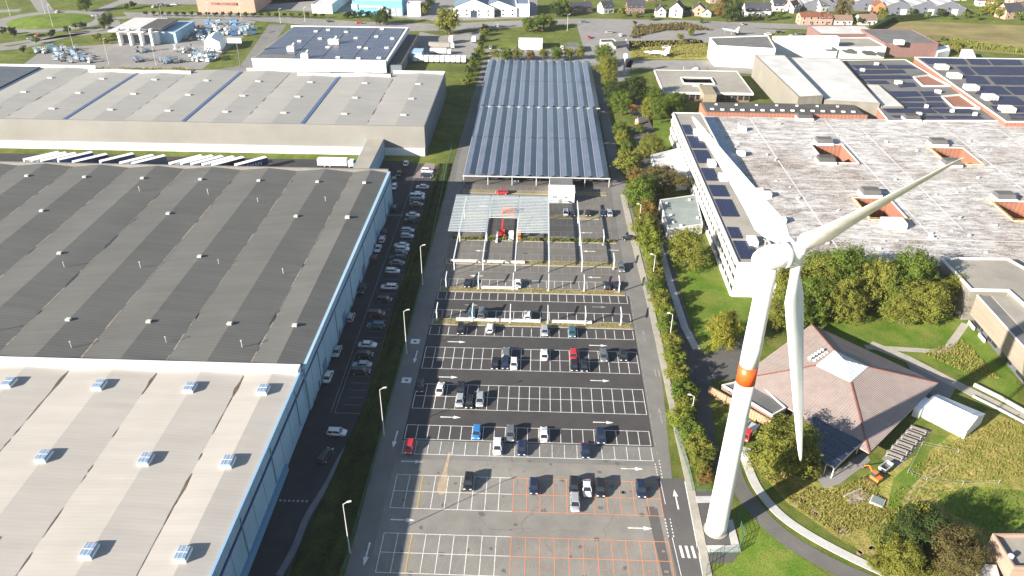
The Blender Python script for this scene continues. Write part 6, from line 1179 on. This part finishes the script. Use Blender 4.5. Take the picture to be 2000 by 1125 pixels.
LB = lift_meshes(); MC = [bluep, plain('machine_white', (.55, .58, .6), .5), bluep2, MATS['machine_white'] if 'machine_white' in MATS else plain('machine_white', (.55, .58, .6), .5), steel_dk, plain('machine_grey_blue', (.25, .33, .40), .5)]
yard = [(-190.3,525.8),(-185.1,521.8),(-183,526.3),(-177.8,522.3),(-175.7,526.8),(-170.5,522.7),(-168.3,527.3),(-199,510.9),(-194.1,508.4),(-189.2,506),(-187.4,511.7),(-182.5,509.2),(-177.6,506.7),(-175.7,512.4),(-170.8,509.9),(-166,507.5),(-164,513.2),(-159.2,510.7),(-196.5,498.7),(-191.5,495),(-189.2,499.2),(-184.2,495.5),(-181.9,499.6),(-177,495.9),(-174.6,500.1),(-169.7,496.4),(-167.3,500.6),(-162.4,496.9),(-159.9,501),(-155.1,497.3),(-152.6,501.5),(-188.7,484.8),(-184,482.5),(-181.3,485.3),(-176.6,483),(-185.2,460.5),(-181.2,457.3),(-177.2,454.1),(-177.2,461),(-171.4,454.5),(-167.6,452.4),(-165.5,454.8),(-161.7,452.8),(-159.6,455.2),(-155.9,453.1),(-169.1,445.6),(-165.4,443.7),(-163.4,446),(-159.7,444),(-157.6,446.3),(-153.9,444.3),(-165.7,438.2),(-162.3,436.3),(-160.6,438.5),(-157.2,436.6),(-155.5,438.8),(-206.2,455.8),(-201.8,452.6),(-200.3,456.1),(-198.6,436.2),(-194.6,433.3),(-193.5,436.5),(-183.5,435),(-179.1,432.1),(-177.3,435.4),(-173,432.5),(-171.1,435.8),(-261.7,448.9),(-261,452.4),(-256.5,449.3),(-256.7,456.2),(-251.9,451.8),(-247.2,447.6),(-249.6,456.6),(-244.9,452.3),(-240.3,448),(-242.5,457),(-249.5,447.4),(-244.9,443.2),(-240.3,439.1),(-242.6,447.8),(-238,443.7),(-233.5,439.5),(-242,435.8),(-236.7,432.9),(-231.5,430),(-231,436.4),(-225.7,433.5),(-220.5,430.7),(-162,502.3),(-161.1,506.4),(-160.1,510.6),(-159.2,514.9)]
for i, (x, y) in enumerate(sorted(yard)):
    bo = i % 5 in (2, 4); c = MC[i*7 % 6]; t = thing('access_platform', (f'blue and white folded boom platform in the hire yard, {nth(i)} from the left' if bo else f'blue and white folded scissor platform in the hire yard, {nth(i)} from the left'), 'access platform', (x+rnd(-.8, .8), y+rnd(-.8, .8), .03), rnd(-.5, .5)+(0 if i % 2 else pi/2), 'boom platforms in the hire yard' if bo else 'scissor platforms in the hire yard', rnd(.85, 1.2))
    for me in ((LB[3], LB[4], LB[5]) if bo else LB[:3]):
        o = ob(me.name.split('.')[0], me, t)
        if me is not LB[1]: setmat(o, c)
    for s in (-.75, .75):
        for q in (-.95, .95): ob('wheel', LB[6], t, (s, q, .4))
# vans and lorries in the delivery yard
for i in range(10): 
    x, y = (-41.2,443.6); x2, y2 = (-14.2,445.2); lorry(f'white delivery lorry in the parked row, {nth(i)} from the left', (x+(x2-x)*i/9, y+1), rnd(-.03, .03), white, white, 6.4, True, 'white delivery lorries in a row', 'delivery_lorry', 2.6)
lorry('white articulated lorry crossing the delivery yard', (-29.3,460.9), -pi/2, white, white, 12, True, None, 'delivery_lorry'); lorry('long white trailer lorry above the parked delivery row', (-30.3,474.8), -pi/2, white, roofbeige, 15, True, None, 'delivery_lorry'); lorry('white lorry facing away near the hedge in the delivery yard', (-11.9,490.8), 0, white, white, 6, True, None, 'delivery_lorry'); lorry('white box lorry standing alone in the delivery yard', (-25.5,487.4), 0, white, white, 7, True, None, 'delivery_lorry', 3.4)
# container, gatehouse, masts
cn = thing('storage_container', 'big white container hall behind the round trees', 'container', (22.8,474.5)); w = 14.0; B().box(0, 4.5, 0, w, 9, 4.6).build('box', white, cn); B().box(0, 4.5, 4.6, w+.4, 9.4, .2).build('roof', white, cn); B().box(-w*.2, -.05, .2, 3, .08, 3).build('door', white2, cn)
flat('grey_shed', 'plain grey flat shed beside the white container hall', [(43.7,478.7),(51.4,479.1),(51.6,468.3),(43.5,467.8)], 3.5, roofgrey, roofgrey, .1)
gh = flat('gatehouse', 'gatehouse with dark roof and blue shaded forecourt at the works entrance', [(64.5,485.4),(72.6,487.1),(73.9,479.7),(64.7,477.9)], 4, render_w, roofdark, .3); facade(gh, (65.4,485.6), (74.8,487.4), 3, .9, 2.4, 2, glass)
gc = thing('gate_canopy', 'dark canopy roof joined to the gatehouse over the entrance lanes', 'canopy', (77,491.3)); wp(B().prism([(71,477.5),(80,480.5),(78.5,470.7),(71.8,467.9)], 4.3, 4.7, bottom=True).build('roof', roofdark), gc)
for p in [(73.3,483.7),(80.3,486.5)]: wp(B().cyl(*p, 0, 4.3, .2, n=8).build('post', white), gc)
ms = thing('lattice_mast', 'slim white lattice mast rising beside the dark trees', 'mast', (74,424.9)); B().cyl(0, 0, 0, 9, .7, .6, n=4).build('mast', mat('mast_concrete', (.42, .41, .38)), ms); B().box(0, 0, 9, 1.8, 1.8, 2.2).build('top_cabin', white, ms)
# jets and helicopter on display
def jet(label, c, rot, m, s=1.0):
    t = thing('display_jet', label, 'jet aircraft', (*c, 0), rot, None, s); Mx = Matrix.Translation((0, 0, 2.2)) @ Matrix.Rotation(pi/2, 4, 'X'); B().lathe([(-7, .1), (-5.6, .5), (-3.5, .8), (0, .95), (3, .95), (6, .7), (7, .55)], 14, Mx).build('fuselage', m, t, True)
    for sx in (-1, 1):
        B().add([(sx*.8, -1, 2.1), (sx*5, -4.2, 2.0), (sx*5, -5.2, 2.0), (sx*.8, -5.6, 2.1), (sx*.8, -1, 2.25), (sx*5, -4.2, 2.08), (sx*5, -5.2, 2.08), (sx*.8, -5.6, 2.25)], [(0, 1, 2, 3), (4, 5, 6, 7), (0, 1, 5, 4), (1, 2, 6, 5), (2, 3, 7, 6)]).build('wing', m, t)
        B().bar((sx*1.2, -2.5, 0), (sx*1.0, -2.5, 2), .15).build('gear_leg', steel, t)
    B().add([(-.08, -3.6, 3), (-.08, -6.6, 3), (-.08, -7.2, 5.8), (-.08, -6.2, 5.8), (.08, -3.6, 3), (.08, -6.6, 3), (.08, -7.2, 5.8), (.08, -6.2, 5.8)], [(0, 1, 2, 3), (4, 5, 6, 7), (0, 3, 7, 4), (1, 2, 6, 5), (2, 3, 7, 6)]).build('tail_fin', m, t); B().lathe([(-1.4, .1), (-.6, .55), (.6, .5), (1.6, .1)], 10, Matrix.Translation((0, 3.6, 2.9)) @ Matrix.Rotation(pi/2, 4, 'X')).build('canopy', glass_b, t, True); B().bar((0, 4, 0), (0, 4, 1.6), .15).build('nose_gear', steel, t)
jet('white delta-wing jet displayed on the dry meadow', (96.1,463.9), radians(82), white, 1.05); jet('grey jet displayed on the front parking near the white hall', (149.9,522.1), radians(40), plain('jet_grey', (.22, .23, .26), .5), 1.0)
hp = thing('display_helicopter', 'white helicopter displayed on the works road behind the pavilion', 'helicopter', (113,430.1), radians(-60)); Mx = Matrix.Translation((0, 0, 1.9)) @ Matrix.Rotation(pi/2, 4, 'X'); B().lathe([(-3.2, .1), (-2.5, .9), (-.8, 1.3), (1.2, 1.2), (2.6, .6), (3.2, .3)], 14, Mx).build('cabin', white, hp, True)
B().bar((0, -2.6, 2.2), (0, -8.2, 2.9), .4, n=8).build('tail_boom', white, hp); B().box(0, -8.2, 2.8, .12, .9, 1.8).build('tail_fin', white, hp); B().cyl(0, 0, 3.1, 3.7, .2, n=8).build('rotor_mast', steel, hp)
for k in range(3): a = k*2.094+.4; B().bar((0, 0, 3.7), (cos(a)*6, sin(a)*6, 3.6), .3, .06).build('rotor_blade', steel_dk, hp)
for s in (-1, 1): B().bar((s*1.1, -2, .1), (s*1.1, 2, .1), .14).bar((s*.6, -1, 1), (s*1.1, -1, .1), .1).bar((s*.6, 1, 1), (s*1.1, 1, .1), .1).build('skid', steel, hp)
B().lathe([(-3.0, .25), (-2.4, .8), (-1.4, 1.12)], 12, Matrix.Translation((0, .1, 2.1)) @ Matrix.Rotation(pi/2, 4, 'X')).build('windscreen', glass_b, hp, True)
# offices beyond the works hall
hall('pale roofed works office with a brown fascia, left of its twin', (197.9,493.8), (233.8,496.1), 22, 7, mat('brown_fascia', (.20, .11, .10), (.17, .10, .09)), roofwhite); h2 = hall('brown clad works office with grey roof and roof unit', (227.3,469.7), (258.7,471.6), 34, 8, MATS['brown_fascia'], roofgrey)
p = (234.6,468.6); wp(B().box(*p, 7.9, 5, 3.5, 2.4).build('roof_unit', white2), h2)
h3 = hall('pale low office with curved roof ducts behind the wide hall', (177.4,462.2), (227.7,467.4), 22, 6.5, render_w, roofbeige)
for p in [(191.9,461.5),(200.4,460.9),(209.7,460.3),(216.3,459.6)]: wp(B().box(*p, 6.4, 5, 2, 1.4).build('roof_duct', white2), h3)
hall('white windowed strip block along the back of the wide hall', (161.7,460.1), (198.8,463.5), 5, 12, white, roofwhite)
lorry('white trailer lorry parked at the top of the stubble field path', (226.3,527), -pi/2, white, white, 11, True, None, 'delivery_lorry')
flat('white_shed', 'white pitched shed at the corner of the stubble field, left one', [(261.4,479.3),(270.9,484.7),(266.8,472.6),(257.1,466.2)], 4, white, white, .1); flat('white_shed', 'white pitched shed at the corner of the stubble field, right one', [(274.5,475.4),(280.6,474.6),(275.4,459.5),(268.3,460.2)], 4, white, white, .1)
hdg = thing('clipped_hedge', 'tall clipped green hedge running up to the field corner', 'hedge', (256.5,552)); wp(stuff(B().prism(ribbon([(238.3,525),(266.2,561.7),(292,572.8)], 3), 0, 4).build('hedge_body', LF['dark'])), hdg)
# scattered cars on the far car parks
fs_ = [(-1,475.9),(15.4,476.9),(25.8,476.3),(41.7,478.5),(58.9,504.9),(72.6,519.3),(79.2,511.5),(87.8,506.7),(118.4,542.3),(163.5,548.3),(103.7,482.3),(56.8,547.4),(-235.9,583.8),(-239.5,580),(-245.3,581.4),(-247.5,576),(-274.3,544.1),(-305.9,555),(-282.4,488.5),(-282.5,480.7),(91,523.3),(150.7,502.8),(193.5,521.5),(199.4,513.8),(181.8,526.3),(187.1,515.7),(173.8,520.2),(180.8,509.9),(-0.2,531.7),(-92.1,534.6),(-113.7,539.2)]
for i, (x, y) in enumerate(sorted(fs_)): c = ('white', 'black', 'silver', 'grey', 'navy', 'white', 'red')[i*3 % 7]; car(x, y, (0, pi/2)[i % 2]+.1, (H_, S_, E_)[i % 3], c, f'distant {c} {(H_, S_, E_)[i%3]} on the far roads, {nth(i)} from the left', 'cars on the far roads')
# lane-end works: orange barriers and a small roller
for i, (x, y) in enumerate([(71.3,367.9),(73.5,364.9),(76.2,368.1),(77.4,363.7),(73.6,371)]): t = thing('work_barrier', f'orange plastic barrier at the lane works, {nth(i)} from the left', 'barrier', (x, y, .03), rnd(0, 1)); B().box(0, 0, .25, 2.4, .12, .7).build('board', orangep, t); B().box(-.9, 0, 0, .2, .7, .25).box(.9, 0, 0, .2, .7, .25).build('foot', rubber, t)
ro = thing('mini_excavator', 'small yellow excavator at the lane works', 'excavator', (72.7,344.8)); 
for s in (-.8, .8): B().box(s, 0, 0, .4, 2.4, .55).build('track', rubber, ro)
yp = plain('yellow_machine_paint', (.5, .28, .03), .45); B().box(0, -.3, .55, 1.7, 2, .9).build('body', yp, ro); B().box(0, .2, 1.45, 1.1, 1.1, 1.1).build('cab', white, ro); B().bar((.4, .8, 1.2), (.5, 2.4, 2.8), .25).bar((.5, 2.4, 2.8), (.5, 3.6, 1), .2).build('arm', yp, ro)
struct(B().sheet([(70.3,373.2),(81,373.8),(78.8,360.8),(70.6,360.3)], .05).build('broken_ground', mat('orange_rubble', (.36, .22, .14), (.25, .18, .13), s=.8, fine=.3)))
# ------------------------------------------------------------------ thin haze
m = bpy.data.materials.new('haze'); m.use_nodes = True; nt = m.node_tree; nt.nodes.remove(nt.nodes['Principled BSDF'])
pvn = nt.nodes.new('ShaderNodeVolumePrincipled'); pvn.inputs['Color'].default_value = (.86, .90, .95, 1); pvn.inputs['Density'].default_value = .00006; pvn.inputs['Anisotropy'].default_value = .2
nt.links.new(pvn.outputs[0], nt.nodes['Material Output'].inputs['Volume'])
hz_ = B().prism([(-2300, -400), (2300, -400), (2300, 2700), (-2300, 2700)], -1.5, 125, True, True).build('haze', m); stuff(hz_); tag(hz_, 'thin pale haze hanging over the whole site', 'haze')
